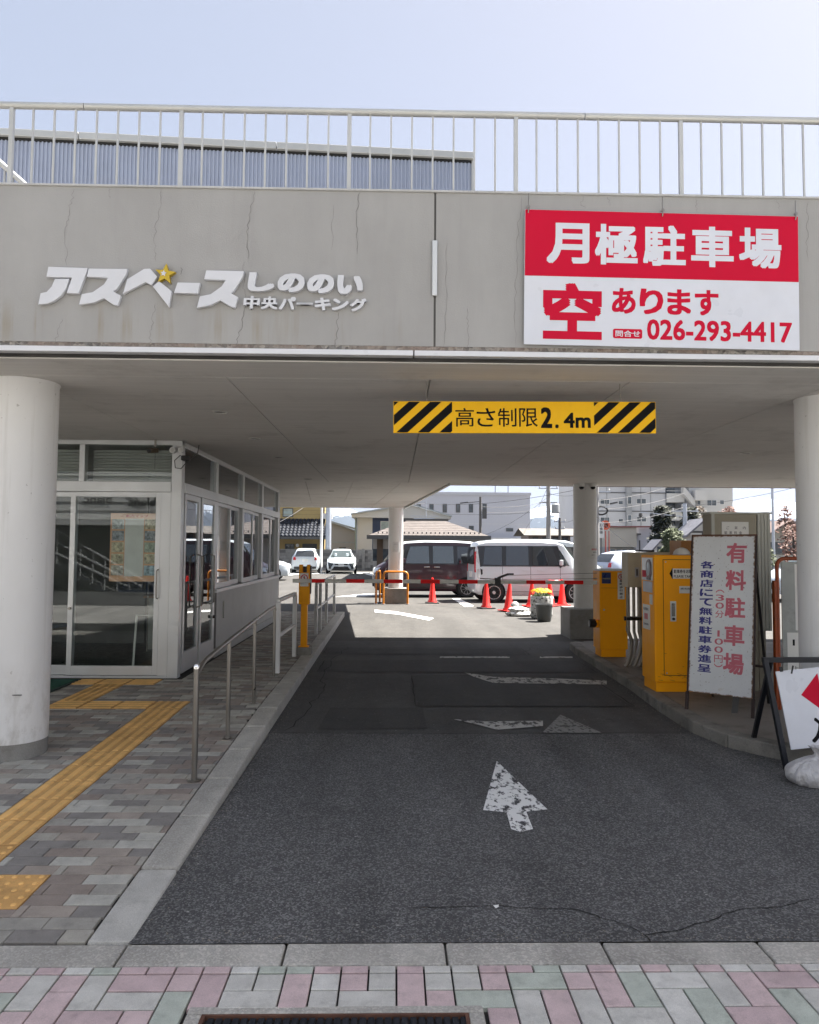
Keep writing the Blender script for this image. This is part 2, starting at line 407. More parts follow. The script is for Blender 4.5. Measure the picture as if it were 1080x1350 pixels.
tact = [(-2.14, -1.84, 3.38, 6.68), (-3.04, -2.14, 6.38, 6.68), (-3.04, -2.74, 6.68, 7.48), (-3.34, -2.44, 7.48, 7.78), (-2.14, -1.54, 3.08, 3.38), (-3.9, -2.14, 3.08, 3.38)]
GAP = .004
small = {}; pieces = []
rowh = .09; y = 2.84; r = 0
while y+rowh < 16.2:
    yc = y+rowh/2
    x = -6.2+(0 if r % 2 else .1)+random.choice((0, 0, .03))
    while x < KI(yc):
        rs_ = [(x+GAP/2, min(x+.2, KI(yc))-GAP/2, y+GAP/2, y+rowh-GAP/2)]
        for c0, c1, e0_, e1_ in [(a-.002, b+.002, c-.002, d+.002) for a, b, c, d in tact]+[(-9, -2.25, 7.8, 14.6)]:
            nr = []
            for p, q, u, v in rs_:
                if q <= c0 or p >= c1 or v <= e0_ or u >= e1_: nr.append((p, q, u, v)); continue
                if p < c0: nr.append((p, c0, u, v))
                if q > c1: nr.append((c1, q, u, v))
                if u < e0_: nr.append((max(p, c0), min(q, c1), u, e0_))
                if v > e1_: nr.append((max(p, c0), min(q, c1), e1_, v))
            rs_ = nr
        pieces += [t_ for t_ in rs_ if t_[1]-t_[0] > .012 and t_[3]-t_[2] > .012]
        x += .2
    y += rowh; r += 1
def in_view(x, y):
    px = 540+F*(Vector((x, y, -CH)).dot(cr))/Vector((x, y, -CH)).dot(fw); return -25 < px < 1100
pieces.sort(key=lambda t: (not in_view((t[0]+t[1])/2, t[2]), t[2]**2+(t[0])**2))
cache = {}
def bev_box(mb, w_, d_, h, b=.004, mi=None, c=(0, 0, 0)):
    x, y2 = w_/2, d_/2
    lo = [(-x, -y2), (x, -y2), (x, y2), (-x, y2)]; hi = [(-x+b, -y2+b), (x-b, -y2+b), (x-b, y2-b), (-x+b, y2-b)]
    vs = [(p[0]+c[0], p[1]+c[1], c[2]+zz) for P, zz in ((lo, 0), (lo, h-b*.6), (hi, h)) for p in P]
    fs = [(8, 9, 10, 11)]+[(i, (i+1) % 4, 4+(i+1) % 4, 4+i) for i in range(4)]+[(4+i, 4+(i+1) % 4, 8+(i+1) % 4, 8+i) for i in range(4)]
    mb.add(vs, fs, mi)
rest = MB()
for i, (a, b, c, d) in enumerate(pieces):
    k = random.choices(range(6), PW)[0]; yc = (c+d)/2; xc = (a+b)/2
    if i < 296:
        key = (round(b-a, 3), round(d-c, 3), k)
        if key not in cache:
            mb = MB(); bev_box(mb, b-a, d-c, .014, .003); cache[key] = mb.mesh('paver', pv[k])
        o = bpy.data.objects.new('paver', cache[key]); COL.objects.link(o); o.parent = sidewalk
        o.location = (xc, yc, zs(yc)-.012+random.uniform(-.001, .001))
        o.rotation_euler = (SL+random.uniform(-.004, .004) if yc < 6.5 else 0, random.uniform(-.006, .006), random.uniform(-.006, .006))
    else:
        bev_box(rest, b-a, d-c, .013, .003, k, (xc, yc, zs(yc)-.012+random.uniform(-.0008, .0008)))
rest.build('paver_field', pv, sidewalk, kind='stuff', flip=False)
# tactile blocks
m_tac = [M('tactile_groove', srgb(206, 160, 98), .75, 0, .2, 5, .25, 90, fine=.15, dirt=.5, dcol=(.12, .08, .04)), M('tactile_yellow', srgb(235, 188, 118), .65, 0, .14, 5, .25, 90, fine=.12, dirt=.35, dcol=(.2, .14, .07), spec=.3)]
def tblock(kind):
    mb = MB(); bev_box(mb, .293, .293, .016, .004)
    if kind == 'bar_y' or kind == 'bar_x':
        for k in range(4):
            u = -.1125+.075*k; q = []
            lo = [(u-.022, -.138), (u+.022, -.138), (u+.022, .138), (u-.022, .138)]; hi = [(u-.016, -.132), (u+.016, -.132), (u+.016, .132), (u-.016, .132)]
            if kind == 'bar_x': lo = [(b2, a2) for a2, b2 in lo]; hi = [(b2, a2) for a2, b2 in hi]
            mb.hexa([(a2, b2, .0155) for a2, b2 in lo], [(a2, b2, .0205) for a2, b2 in hi], 1)
    else:
        for i in range(5):
            for j in range(5): mb.lathe([(.013, .0155), (.011, .019), (.006, .0205)], 8, (-.12+.06*i, -.12+.06*j, 0), mi=1)
    return mb.mesh('tactile_block', m_tac)
tb = {k: tblock(k) for k in ('bar_y', 'bar_x', 'dot')}
def put_t(kind, xc, yc):
    o = bpy.data.objects.new('tactile_block', tb[kind]); COL.objects.link(o); o.parent = sidewalk
    o.location = (xc, yc, zs(yc)-.012); o.rotation_euler = (SL if yc < 6.5 else 0, 0, random.uniform(-.004, .004)); return o
for k in range(11): put_t('dot' if k == 0 else 'bar_y', -1.99, 3.53+.3*k)
for k in range(3): put_t('bar_x', -2.29-.3*k, 6.53)
for k in range(3): put_t('bar_y', -2.89, 6.83+.3*k) if k < 2 else None
for k in range(3): put_t('bar_x', -2.59-.3*k, 7.63)
cutb = put_t('bar_y', -2.89, 7.38); cutb.scale = (1, .64, 1)
for k in range(7): put_t('dot', -1.69-.3*k, 3.23)

# kerb on the left of the driveway: blocks
m_kerb = M('kerb_concrete', (.50, .49, .455), .85, 0, .12, 4, .5, 90, fine=.3, dirt=.35, dcol=(.12, .115, .10))
m_agg = asphalt('exposed_aggregate', (.40, .385, .35), (.62, .59, .54), .6)
m_agk = asphalt('kerb_aggregate', (.42, .405, .365), (.60, .58, .53), .55)
kerb = thing('driveway_kerb', 'concrete block kerb between the patterned sidewalk and the driveway', 'kerb', (-1.05, 2.83, 0))
y = 2.835
while y < 16.1:
    y2 = min(y+.6, 16.15); g = .006
    z0, z1 = zs(y)+.004, zs(y2)+.004; mb = MB(); x0, y0 = -1.05, 2.83
    lo = [(KI(y)+.003, y+g), (KO(y), y+g), (KO(y2), y2-g), (KI(y2)+.003, y2-g)]
    dz = random.uniform(-.003, .002)
    mb.hexa([(a-x0, b-y0, -.1) for a, b in lo], [(lo[0][0]-x0, lo[0][1]-y0, z0+dz), (lo[1][0]-x0, lo[1][1]-y0, z0+dz), (lo[2][0]-x0, lo[2][1]-y0, z1+dz), (lo[3][0]-x0, lo[3][1]-y0, z1+dz)])
    mb.build('kerb_block', m_agk if 3.4 < y < 6.3 else m_kerb, kerb, bevel=.012); y += .6
# flush kerb across the front + block paving of the street footway
fk = thing('footway_edging', 'flush line of exposed aggregate kerb blocks in front of the driveway', 'kerb', (0, 2.75, 0))
x = -7.03+.035
while x < 7:
    B(x+.004, x+.596, -.07, .075, -.1, .003+random.uniform(-.002, .002)).build('kerb_block', m_agg, fk, bevel=.008); x += .6
foot = sheet(-9, 9, 1.2, 2.68, -.014).build('footway', bed, kind='structure')
pk = [paver_mat('block_'+n, c) for n, c in (('pink', (.62, .485, .485)), ('grey', (.58, .57, .53)), ('green', (.49, .53, .465)), ('pinkdark', (.57, .44, .445)), ('pale', (.66, .65, .61)))]
PKW = [.3, .28, .18, .12, .12]
def block(x0, x1, y0, y1, parent, store=[0]):
    k = random.choices(range(5), PKW)[0]; key = ('f', round(x1-x0, 3), round(y1-y0, 3), k)
    if key not in cache:
        mb = MB(); bev_box(mb, x1-x0-.007, y1-y0-.007, .016, .003); cache[key] = mb.mesh('paving_block', pk[k])
    o = bpy.data.objects.new('paving_block', cache[key]); COL.objects.link(o); o.parent = parent
    o.location = ((x0+x1)/2, (y0+y1)/2, -.013+random.uniform(-.0012, .0012)); o.rotation_euler = (random.uniform(-.004, .004), random.uniform(-.004, .004), random.uniform(-.005, .005))
DR = (-.666, .314, 1.7, 2.452)     # drain opening with its frame
UN = .098; X0, Y0 = -1.94, 2.63-UN*12
occ = {}
def free(i, j): return (i, j) not in occ
nx, ny = 40, 12
def blocked(i, j):
    x, yy = X0+(i+.5)*UN, Y0+(j+.5)*UN; return DR[0] < x < DR[1] and DR[2] < yy < DR[3]
for j in range(ny):
    for i in range(nx):
        if blocked(i, j) or not free(i, j): continue
        # herringbone: brick at (i,j) horizontal when (i-j)%4==0, vertical when (i-j)%4==3
        s = (i+j) % 4 if i > 20 else (i-j) % 4
        if i > 20:
            hor = s == 0; ver = (i+j) % 4 == 2
        else: hor = s == 0; ver = s == 2
        near = 13 < i < 24 and j > ny-3
        if near and j == ny-1: hor = ver = False
        if hor and i+1 < nx and free(i+1, j) and not blocked(i+1, j): cells = [(i, j), (i+1, j)]
        elif ver and j+1 < ny and free(i, j+1) and not blocked(i, j+1): cells = [(i, j), (i, j+1)]
        else: cells = [(i, j)]
        # square cells merge with a free neighbour to keep full bricks
        if len(cells) == 1 and not near:
            if j+1 < ny and free(i, j+1) and not blocked(i, j+1) and (i-j) % 2: cells.append((i, j+1))
            elif i+1 < nx and free(i+1, j) and not blocked(i+1, j): cells.append((i+1, j))
        for c in cells: occ[c] = 1
        xs = [c[0] for c in cells]; ys = [c[1] for c in cells]
        if Y0+max(ys)*UN < 2.0 and True:
            pass
        block(X0+min(xs)*UN, X0+(max(xs)+1)*UN, Y0+min(ys)*UN, Y0+(max(ys)+1)*UN, foot)
for i in range(nx): block(X0+i*UN, X0+(i+1)*UN, 2.63, 2.677, foot) if i % 3 else block(X0+i*UN, X0+(i+1)*UN, 2.63, 2.677, foot)
# drain
dr = thing('drain_grating', 'black slotted steel drain grating in a concrete frame in the paving', 'drain', (-.17, 2.2, -.01))
g0 = MB(); c0 = DR[0]+.17; c1 = DR[1]+.17; d0 = DR[2]-2.2; d1 = DR[3]-2.2
g0.box(c0+.01, c1-.01, d1-.040, d1-.003, -.05, .013).box(c0+.01, c0+.06, d0, d1-.041, -.05, .013).box(c1-.06, c1-.01, d0, d1-.041, -.05, .013)
g0.build('concrete_frame', m_agg, dr, bevel=.006)
m_rust = M('rusty_steel', (.13, .062, .042), .8, .2, .35, 12, .4, 80)
MB().box(c0+.06, c1-.06, d1-.049, d1-.041, -.04, .011).box(c0+.06, c0+.072, d0, d1-.049, -.04, .011).box(c1-.072, c1-.06, d0, d1-.049, -.04, .011).build('steel_rim', m_rust, dr)
m_grate = M('grating_iron', (.03, .035, .045), .5, .5, .2, 20)
x = c0+.082
while x < c1-.08:
    B(x, x+.020, d0, d1-.052, -.03, .006).build('grate_bar', m_grate, dr, bevel=.002); x += .027
B(c0+.075, c1-.075, d1-.11, d1-.10, -.03, .002).build('cross_bar', m_steel, dr)
B(c0+.07, c1-.07, d0, d1-.06, -.2, -.19).build('pit_floor', m_dark, dr)

# ------------------------------------------------------------------ parking deck building
def fascia_mat():
    m, b, p = base('fascia_render'); v = b.pos()
    c = b.ramp(b.noise(v, 1.2, 5, .6), .3, .7, (.355, .348, .335), (.395, .388, .375))
    c = b.mix(1, c, b.ramp(b.noise(b.pos((1, 1, .25)), 5, 5, .6), .3, .7, (.95,)*3, (1.04,)*3), 'MULTIPLY')
    sx = b.new('SeparateXYZ'); g = b.new('NewGeometry'); b.link(g.outputs['Position'], sx.inputs[0])
    z = sx.outputs[2]; x = sx.outputs[0]
    st = b.ramp(b.noise(b.pos((1, .1, .06)), 9, 4, .6), .54, .68)
    zone = b.math('MULTIPLY', b.math('SUBTRACT', 1, b.math('MULTIPLY', b.math('ABSOLUTE', b.math('SUBTRACT', z, 2.86)), 5.5), True), b.math('MULTIPLY', b.math('SUBTRACT', .25, x), 2.0, True))
    c = b.mix(b.math('MULTIPLY', b.math('MULTIPLY', st, zone), .6), c, (.29, .25, .17))
    st2 = b.ramp(b.noise(b.pos((1, .1, .05)), 17, 3, .6), .6, .7)
    c = b.mix(b.math('MULTIPLY', st2, .05), c, (.2, .19, .18))
    b.link(c, p.inputs['Base Color']); p.inputs['Roughness'].default_value = .85
    bp = b.new('Bump'); bp.inputs['Strength'].default_value = .35; bp.inputs['Distance'].default_value = .004
    b.link(b.noise(v, 110, 4, .6), bp.inputs['Height']); b.link(bp.outputs[0], p.inputs['Normal'])
    return m
m_fas = fascia_mat()
m_ceil = M('ceiling_board', (.40, .385, .365), .75, 0, .04, 1.2, .15, 30, dirt=.08)
def ceil_mat():
    m, b, p = base('ceiling_panel_paint'); v = b.pos()
    c = b.ramp(b.noise(v, .8, 5, .6), .3, .7, (.62, .605, .58), (.70, .68, .655))
    c = b.mix(1, c, b.ramp(b.noise(b.pos((.15, 3, 1)), 6, 3, .5), .35, .65, (.95,)*3, (1.03,)*3), 'MULTIPLY')
    d = b.ramp(b.noise(v, 1.3, 8, .72), .53, .66, (0, 0, 0), (.24,)*3); c = b.mix(d, c, (.2, .18, .16))
    b.link(c, p.inputs['Base Color']); p.inputs['Roughness'].default_value = .7
    bp = b.new('Bump'); bp.inputs['Strength'].default_value = .25; bp.inputs['Distance'].default_value = .004
    b.link(b.noise(b.pos((.2, 4, 1)), 14, 2, .5), bp.inputs['Height']); b.link(bp.outputs[0], p.inputs['Normal'])
    return m
m_cp = ceil_mat()
ZC = 2.67; YF = 4.40
deck = thing('parking_deck', 'grey rendered parking deck spanning the driveway, with cracked fascia and panelled soffit', 'parking deck', (0, 0, 0))
P = lambda o: o
B(-9, .2335, YF, YF+.22, 2.755, 3.73).build('fascia', m_fas, deck)
B(.2465, 9, YF, YF+.22, 2.755, 3.73).build('fascia', m_fas, deck)
B(.2335, .2465, YF+.006, YF+.2, 2.755, 3.725).build('joint_sealant', M('sealant', (.11, .105, .10), .9), deck)
mb = MB(); mb.box(.222, .254, YF-.018, YF-.001, 3.07, 3.42); mb.build('joint_cover', m_alu, deck, bevel=.004)
B(-9.02, 9.02, YF-.012, YF+.24, 3.7305, 3.745).build('coping', M('coping', (.5, .5, .49), .7, 0, .1, 6, .3, 60), deck, bevel=.004)
def pebble():
    m, b, p = base('pebble_band'); v = b.pos()
    vo = b.new('TexVoronoi'); vo.inputs['Scale'].default_value = 45; b.link(v, vo.inputs['Vector'])
    s = b.new('SeparateColor'); b.link(vo.outputs['Color'], s.inputs[0])
    c = b.ramp(s.outputs[0], 0, 1, (.10, .095, .09), (.36, .34, .30)); c = b.mix(b.ramp(b.noise(v, 3, 4), .4, .7), c, (.27, .20, .16))
    b.link(c, p.inputs['Base Color']); bp = b.new('Bump'); bp.inputs['Distance'].default_value = .01
    b.link(vo.outputs['Distance'], bp.inputs['Height']); b.link(bp.outputs[0], p.inputs['Normal']); return m
B(-9, 9, YF+.003, YF+.22, 2.727, 2.7545).build('pebble_band', pebble(), deck)
m_strip = M('soffit_trim', (.72, .73, .76), .35, .0, .05, 3)
B(-9, .108, YF-.012, YF+.05, 2.693, 2.7265).build('trim_strip', m_strip, deck, bevel=.003)
B(.116, 9, YF-.012, YF+.05, 2.693, 2.7265).build('trim_strip', m_strip, deck, bevel=.003)
B(-9, 9, YF+.052, YF+.07, 2.675, 2.7268).build('drip_groove', M('groove_dark', (.05, .048, .045), .9, 0, .4, 5), deck)
# cracks of the render
fc = MB(); ff = lambda x, z: (x, YF-.0015, z)
def cpx(pts): return [(V(x, y, YF).x, V(x, y, YF).z) for x, y in pts]
CR = [[(98, 250), (92, 275), (86, 300), (88, 350)], [(213, 249), (211, 275), (204, 310), (206, 345)], [(336, 251), (331, 275), (325, 305), (327, 342)],
      [(475, 253), (470, 290), (471, 335)], [(205, 400), (200, 430), (197, 456)], [(326, 400), (320, 425), (311, 456)], [(82, 420), (76, 440), (72, 456)],
      [(447, 412), (445, 430), (441, 457)], [(688, 258), (683, 300), (682, 350), (679, 400), (680, 458)], [(590, 320), (589, 400), (585, 458)], [(616, 405), (618, 430), (616, 458)],
      [(1066, 265), (1063, 300), (1066, 345)], [(768, 258), (766, 268), (771, 275)], [(1023, 263), (1028, 276)], [(917, 262), (918, 278)], [(802, 259), (804, 272)], [(143, 248), (145, 262)],
      [(323, 345), (320, 380), (327, 398)], [(440, 270), (437, 330)], [(240, 352), (237, 362)]]
m_ck = M('crack_grey', (.20, .195, .185), .9)
for i, c in enumerate(CR):
    fc = MB(); crack_line(fc, cpx(c), ff, .0028 if i not in (5, 7, 2, 3) else .0045, 40+i, .010, 7); fc.build('crack', m_ck, deck)
# slab core and soffit panels
core = MB(); out_ = [(-9, 4.62), (9, 4.62), (9, 12.98), (.96, 12.98), (.30, 20.5), (-9, 19.9)]
core.prism(out_, 2.70, 3.15); core.build('deck_slab', M('slab_concrete', (.2, .195, .19), .9), deck)
J = [-9, -6.7, -5.33, -3.94, -2.54, -1.157, .24, 1.62, 3.04, 4.44, 5.84, 7.24, 9]
g = .004
B(-9, 9, YF+.07, 4.903, ZC-.0035, 2.70).build('soffit_margin', m_cp, deck)
for a, b in zip(J, J[1:]):
    B(a+g, b-g, 4.908, 12.60, ZC-.004, 2.699).build('ceiling_panel', m_cp, deck)
B(.98, 9, 12.61, 12.98, ZC-.003, 2.699).build('ceiling_panel', m_cp, deck)
def RX(x0, y): return x0-.0985*(y-12.61)
J2 = [-8.2, -7.3, -6.5, -5.6, -4.8, -3.95, -3.1, -2.38, -1.56, -.73, .105, .97]
for a, b in zip(J2, J2[1:]):
    lo = [(RX(a, 12.61)+g, 12.61), (RX(b, 12.61)-g, 12.61), (RX(b, 20.3)-g, 20.42), (RX(a, 20.3)+g, 20.42)]
    mb = MB(); mb.hexa([(x, y, ZC-.002) for x, y in lo], [(x, y, 2.699) for x, y in lo]); mb.build('ceiling_panel', m_cp, deck)
m_gut = M('gutter_white', (.62, .62, .60), .5)
MB().bar((.985, 12.95, 2.70), (.30, 20.6, 2.70), .05, .09).build('edge_gutter', m_gut, deck)
MB().bar((.985, 13.01, 2.705), (9, 13.01, 2.705), .03, .09).build('edge_gutter', M('gutter_brown', (.16, .11, .09), .6), deck)
MB().bar((.28, 20.56, 2.705), (-9, 19.96, 2.705), .05, .09).build('edge_gutter', m_gut, deck)
B(1.0, 9, 12.75, 12.95, 3.151, 3.35).build('rear_upstand', m_fas, deck)
# downlights
dl_m = M('downlight_trim', (.55, .54, .52), .4)
dl0 = thing('downlight', 'round recessed downlight nearest the street in the soffit', 'ceiling light', (-1.5, 6.15, ZC-.004))
MB().lathe([(.05, 0), (.072, -.001), (.076, -.006), (.070, -.010), (.055, -.010), (.05, -.002)], 24).build('trim_ring', dl_m, dl0, smooth=40)
MB().lathe([(.001, -.0005), (.049, -.0005), (.049, -.004)], 20).build('lens', M('lens_grey', (.25, .25, .24), .2), dl0)
dl0['group'] = 'downlights in the soffit'
for (x, y), l in zip([(-1.49, 7.65), (-1.49, 9.2), (-1.46, 12.1), (-1.3, 14.6), (4.15, 8.4)],
        ['round downlight second nearest the street, in front of the booth door', 'round downlight third from the street beside the booth windows', 'round downlight fourth from the street near the booth end', 'small farthest downlight in the left row of the soffit', 'single downlight on the right over the ticket island']):
    copy_tree(dl0, None, (x, y, ZC-.004), None, l)
# columns
def column(name, label, x, y, r, zb, blk=None, zt=ZC-.001):
    t = thing(name, label, 'column', (x, y, 0))
    MB().lathe([(r, zb), (r, zt-.02), (r+.006, zt-.012), (r+.006, zt-.004)], 64).build('shaft', m_colw, t, smooth=40)
    if blk: blk.build('concrete_base', m_conc, t, bevel=.012)
    else: MB().lathe([(r-.004, -.02), (r-.004, zb-.001)], 64).build('concrete_base', m_conc, t, smooth=40)
    return t
cl = column('entrance_column', 'thick round white column on the patterned sidewalk at the left edge', -2.635, 5.15, .215, .17)
cr2 = column('entrance_column', 'round white column behind the entry signboard at the right edge', 3.26, 5.37, .20, .17)
MB().box(-.02, .14, -.20, -.192, .5, .504).build('scuff', m_dark, cl)
p2 = column('deck_column', 'white round column with two domed cameras on a concrete block beside the planter', 3.36, 12.62, .203, .50, B(-.36, .36, -.36, .36, -.02, .50))
p3 = column('deck_column', 'far white round column on a small concrete block with orange guards', .045, 20.2, .205, .42, B(-.31, .31, -.31, .31, -.02, .42))
for x, lab in ((-.09, 'left'), (.11, 'right')):
    t = thing('dome_camera', 'black domed camera on the %s of the column top' % lab, 'camera', (3.36+x-.03, 12.62-.235, ZC-.03), 0, 'dome cameras on the column')
    MB().lathe([(.02, .028), (.062, .027), (.062, .0), (.055, -.02), (.04, -.045)], 20).build('housing', m_white, t, smooth=50)
    MB().lathe([(.045, -.02), (.042, -.06), (.028, -.08), (.008, -.085)], 20).build('dome', M('smoked_dome', (.01, .01, .01), .08), t, smooth=60)
# paper notice on the column
def curved_sheet(cx, cy, r, a0, a1, z0, z1, n=8):
    mb = MB(); vs = []
    for i in range(n+1):
        a = a0+(a1-a0)*i/n
        vs += [(cx+r*math.sin(a), cy-r*math.cos(a), z0), (cx+r*math.sin(a), cy-r*math.cos(a), z1)]
    mb.add(vs, [(2*i, 2*i+2, 2*i+3, 2*i+1) for i in range(n)]); return mb
t = thing('paper_notice', 'white paper notice with red heading taped round the column by the barrier', 'notice', (3.36, 12.62, 0))
curved_sheet(0, 0, .2055, R(-6), R(62), 1.36, 1.59).build('sheet', m_paper, t)
def ond(r, z0):
    return lambda u, v, d: ((r+d)*math.sin(u/r), -(r+d)*math.cos(u/r), z0+v)
tx = MB(); text(tx, '関係者以外', .06, .14, .22, .175, ond(.2065, 1.36), .01); tx.build('red_heading', m_red, t)
tx = MB(); text(tx, '駐車禁止', .09, .095, .2, .12, ond(.2065, 1.36), .0); text(tx, 'ご遠慮下さい', .05, .05, .15, .07, ond(.2065, 1.36), .0); tx.build('small_print', m_ink, t)
t = thing('paper_notice', 'faint blank notice on the far column', 'notice', (.045, 20.2, 0)); curved_sheet(0, 0, .2075, R(-25), R(35), 1.42, 1.7).build('sheet', M('paper_pale', (.66, .66, .65), .6), t)
tx = MB(); text(tx, 'お願い', -.05, .2, .05, .23, ond(.2085, 1.42), 0); tx.build('small_print', M('ink_pale', (.3, .3, .32)), t)

# railing on top
rail = thing('roof_railing', 'pale metal railing with thin balusters along the top of the fascia', 'railing', (0, YF+.08, 3.745))
m_rail = M('railing_metal', srgb(196, 196, 192), .42, .35, .06, 3)
RP = [-2.44+1.0665*k for k in range(-1, 6)]
for a, b in ((-4, -1.99), (-1.985, 1.2), (1.205, 3.9)): MB().tube([(a, 0, .546), (b, 0, .546)], .022, 16).build('handrail', m_rail, rail, smooth=50)
pm = B(-.0125, .0125, -.0125, .0125, 0, .528).mesh('post', m_rail); bm_ = B(-.0055, .0055, -.0055, .0055, .0, .528).mesh('baluster', m_rail)
for x in RP:
    o = bpy.data.objects.new('post', pm); COL.objects.link(o); o.parent = rail; o.location = (x, 0, 0)
    for k in range(1, 8):
        o = bpy.data.objects.new('baluster', bm_); COL.objects.link(o); o.parent = rail; o.location = (x+1.0665*k/8, 0, 0)
# rooftop building with corrugated cladding
m_corr = M('corrugated_cladding', srgb(172, 180, 198), .55, .1, .06, .8, dirt=.1)
rb = thing('rooftop_hall', 'blue-grey corrugated metal hall standing on the roof deck behind the railing', 'building', (1.27, 12.0, 3.15), R(3.3))
ztop = 8.12-3.15; n = 150; pit = .064
for q in range(3):
    mb = MB(); vs = []; prof = [(0, 0), (.34, 0), (.5, -.022), (.84, -.022), (1, 0)]
    pts = []
    for i in range(q*50, q*50+50):
        for u, d in prof[:-1]: pts.append((-(i+u)*pit, d))
    pts.append((-(q*50+50)*pit, 0))
    for x, d in pts: vs += [(x, d, 0), (x, d, ztop)]
    mb.add(vs, [(2*i, 2*i+1, 2*i+3, 2*i+2) for i in range(len(pts)-1)]); mb.build('cladding_sheet', m_corr, rb)
B(-n*pit, 0, .03, 6, 0, ztop-.02).build('hall_body', m_corr, rb)
for a, b in ((-9.7, -6.5), (-6.49, -3.3), (-3.29, .03)): MB().box(a, b, -.09, .05, ztop+.03, ztop+.15).build('roof_edge', m_rail, rb, bevel=.01)
B(-9.6, 0, -.03, .02, ztop-.01, ztop+.03).build('shadow_gap', m_dark, rb)
B(0.0, .03, -.03, .03, 0, ztop+.03).build('corner_trim', m_rail, rb)
# slanted stair rail on the deck
sr = thing('stair_handrail', 'slanted pale stair handrail behind the roof railing at the left edge', 'handrail', (0, 5.6, 3.15))
a = V(-25, 192, 5.6); b = V(38, 248, 5.6); a.z -= 3.15; b.z -= 3.15; a.y = b.y = 0; dd = (b-a)
MB().tube([a-dd*.5, b], .022, 12).build('handrail', m_rail, sr, smooth=50)
for k in range(-2, 6):
    p = a+dd*(k/6); MB().tube([(p.x, 0, 0), (p.x, 0, p.z)], .009, 8).build('baluster', m_rail, sr)

# ------------------------------------------------------------------ wall logo (raised letters)
m_let = M('letter_metal', (.68, .69, .72), .4, .0, .05, 4)
m_lets = M('letter_edge', srgb(120, 120, 118), .5, .3)
m_gold = M('gold_letter', srgb(198, 168, 52), .35, .4, .08, 8)
logo = thing('name_lettering', 'raised silver katakana lettering with a gold star on the grey fascia', 'lettering', (0, YF, 0))
S = 4.38/F
LZ = lambda u, v: (V(20+u/3.375, 330+v/3.375, YF-.03).x, V(20+u/3.375, 330+v/3.375, YF-.03).z)
def slab(poly, name='letter', m=None, d=.03, off=0):
    pts = [LZ(u, v) for u, v in poly]; mb = MB(); mb.prism(pts, -d-off, -.004-off, 'xz')
    return mb.build(name, m or m_let, logo, bevel=.0025)
slab([(147, 72), (321, 78), (317, 98), (281, 191), (228, 190), (252, 121), (138, 118)])
slab([(176, 126), (240, 126), (226, 170), (205, 200), (170, 226), (140, 237), (102, 241), (112, 190), (140, 184), (162, 160)])
slab([(327, 80), (499, 82), (494, 105), (452, 172), (436, 182), (470, 201), (456, 246), (438, 242), (394, 213), (350, 232), (283, 242), (296, 194), (345, 185), (395, 150), (412, 122), (318, 117)])
slab([(498, 128), (573, 82), (600, 80), (632, 116), (606, 155), (580, 141), (478, 194)])
slab([(612, 160), (640, 136), (697, 182), (684, 252)])
slab([(722, 142), (823, 144), (813, 192), (706, 189)])
slab([(850, 88), (1018, 92), (1012, 118), (974, 180), (960, 190), (992, 208), (978, 256), (958, 250), (912, 222), (870, 244), (808, 256), (821, 204), (870, 194), (918, 160), (936, 132), (840, 129)])
def star(cx, cy, R1, r1, n, rot): return [(cx+(R1 if k % 2 == 0 else r1)*math.sin(rot+math.pi*k/n), cy-(R1 if k % 2 == 0 else r1)*math.cos(rot+math.pi*k/n)) for k in range(2*n)]
slab(star(668, 106, 48, 21, 5, .12), 'star', m_gold, .034, .002)
slab(star(662, 104, 15, 7, 5, .12), 'star_centre', m_let, .003, .0345)
lw = lambda x, z: (lambda u, v, d: (u, -.004-d, v))
fn3 = lambda u, v, d: (u, -.004-d, v)
def row(chars, x0, z0, x1, z1, name, bold, thick, shear, fs=1.0, widths=None, m=None, dz=0):
    n = len(chars); W = (x1-x0)/n
    for i, c in enumerate(chars):
        if c == ' ': continue
        mb = MB(); a = x0+W*i+W*.04; b = x0+W*(i+1)-W*.04; k0, k1 = (widths or {}).get(c, (0, 1))
        dr = dz*i
        text(mb, c, a, z0+(z1-z0)*k0+dr, b, z0+(z1-z0)*k1+dr, fn3, bold, thick, shear)
        mb.build(name, m or m_let, logo)
row('しののい', -.925, 3.075, -.20, 3.195, 'letter', .085, .028, .12, dz=-.003)
row('中央パーキング', -.945, 2.968, -.182, 3.048, 'letter', .06, .022, .08, widths={'ー': (.42, .58), 'ン': (.05, .95)}, dz=-.001)

# ------------------------------------------------------------------ red and white banner sign
m_sw = M('sign_white', (.70, .72, .78), .35, 0, .05, 1.3, dirt=.05)
def buckle(m, d):
    n = m.node_tree; p = n.nodes['Principled BSDF']; b = NB(m); bp = b.new('Bump'); bp.inputs['Distance'].default_value = d; b.link(b.noise(b.pos(), 3.5, 2, .5), bp.inputs['Height']); b.link(bp.outputs[0], p.inputs['Normal'])
buckle(m_sw, .03); buckle(m_red, .03)
sg = thing('rental_sign', 'large red and white monthly parking sign hung on the fascia', 'sign', (.79, YF-.03, 2.768), R(0))
W, H = 1.722, .853
RTL = -R(.55)
sg.rotation_euler = (0, R(.55), 0)
B(0, W, 0, .006, 0, H).build('board', m_sw, sg, bevel=.001)
B(.002, W-.002, -.0012, -.0002, .432, H-.002).build('red_band', m_red, sg)
fs_ = lambda y: (lambda u, v, d: (u, y-d, v))
for i, c in enumerate('月極駐車場'):
    mb = MB(); text(mb, c, .135+.302*i, .512, .135+.302*i+.270, .772, fs_(-.0022), .05); mb.build('white_character', m_sw, sg)
mb = MB(); text(mb, '空', .115, .035, .485, .392, fs_(-.001), .06); mb.build('large_character', m_red, sg)
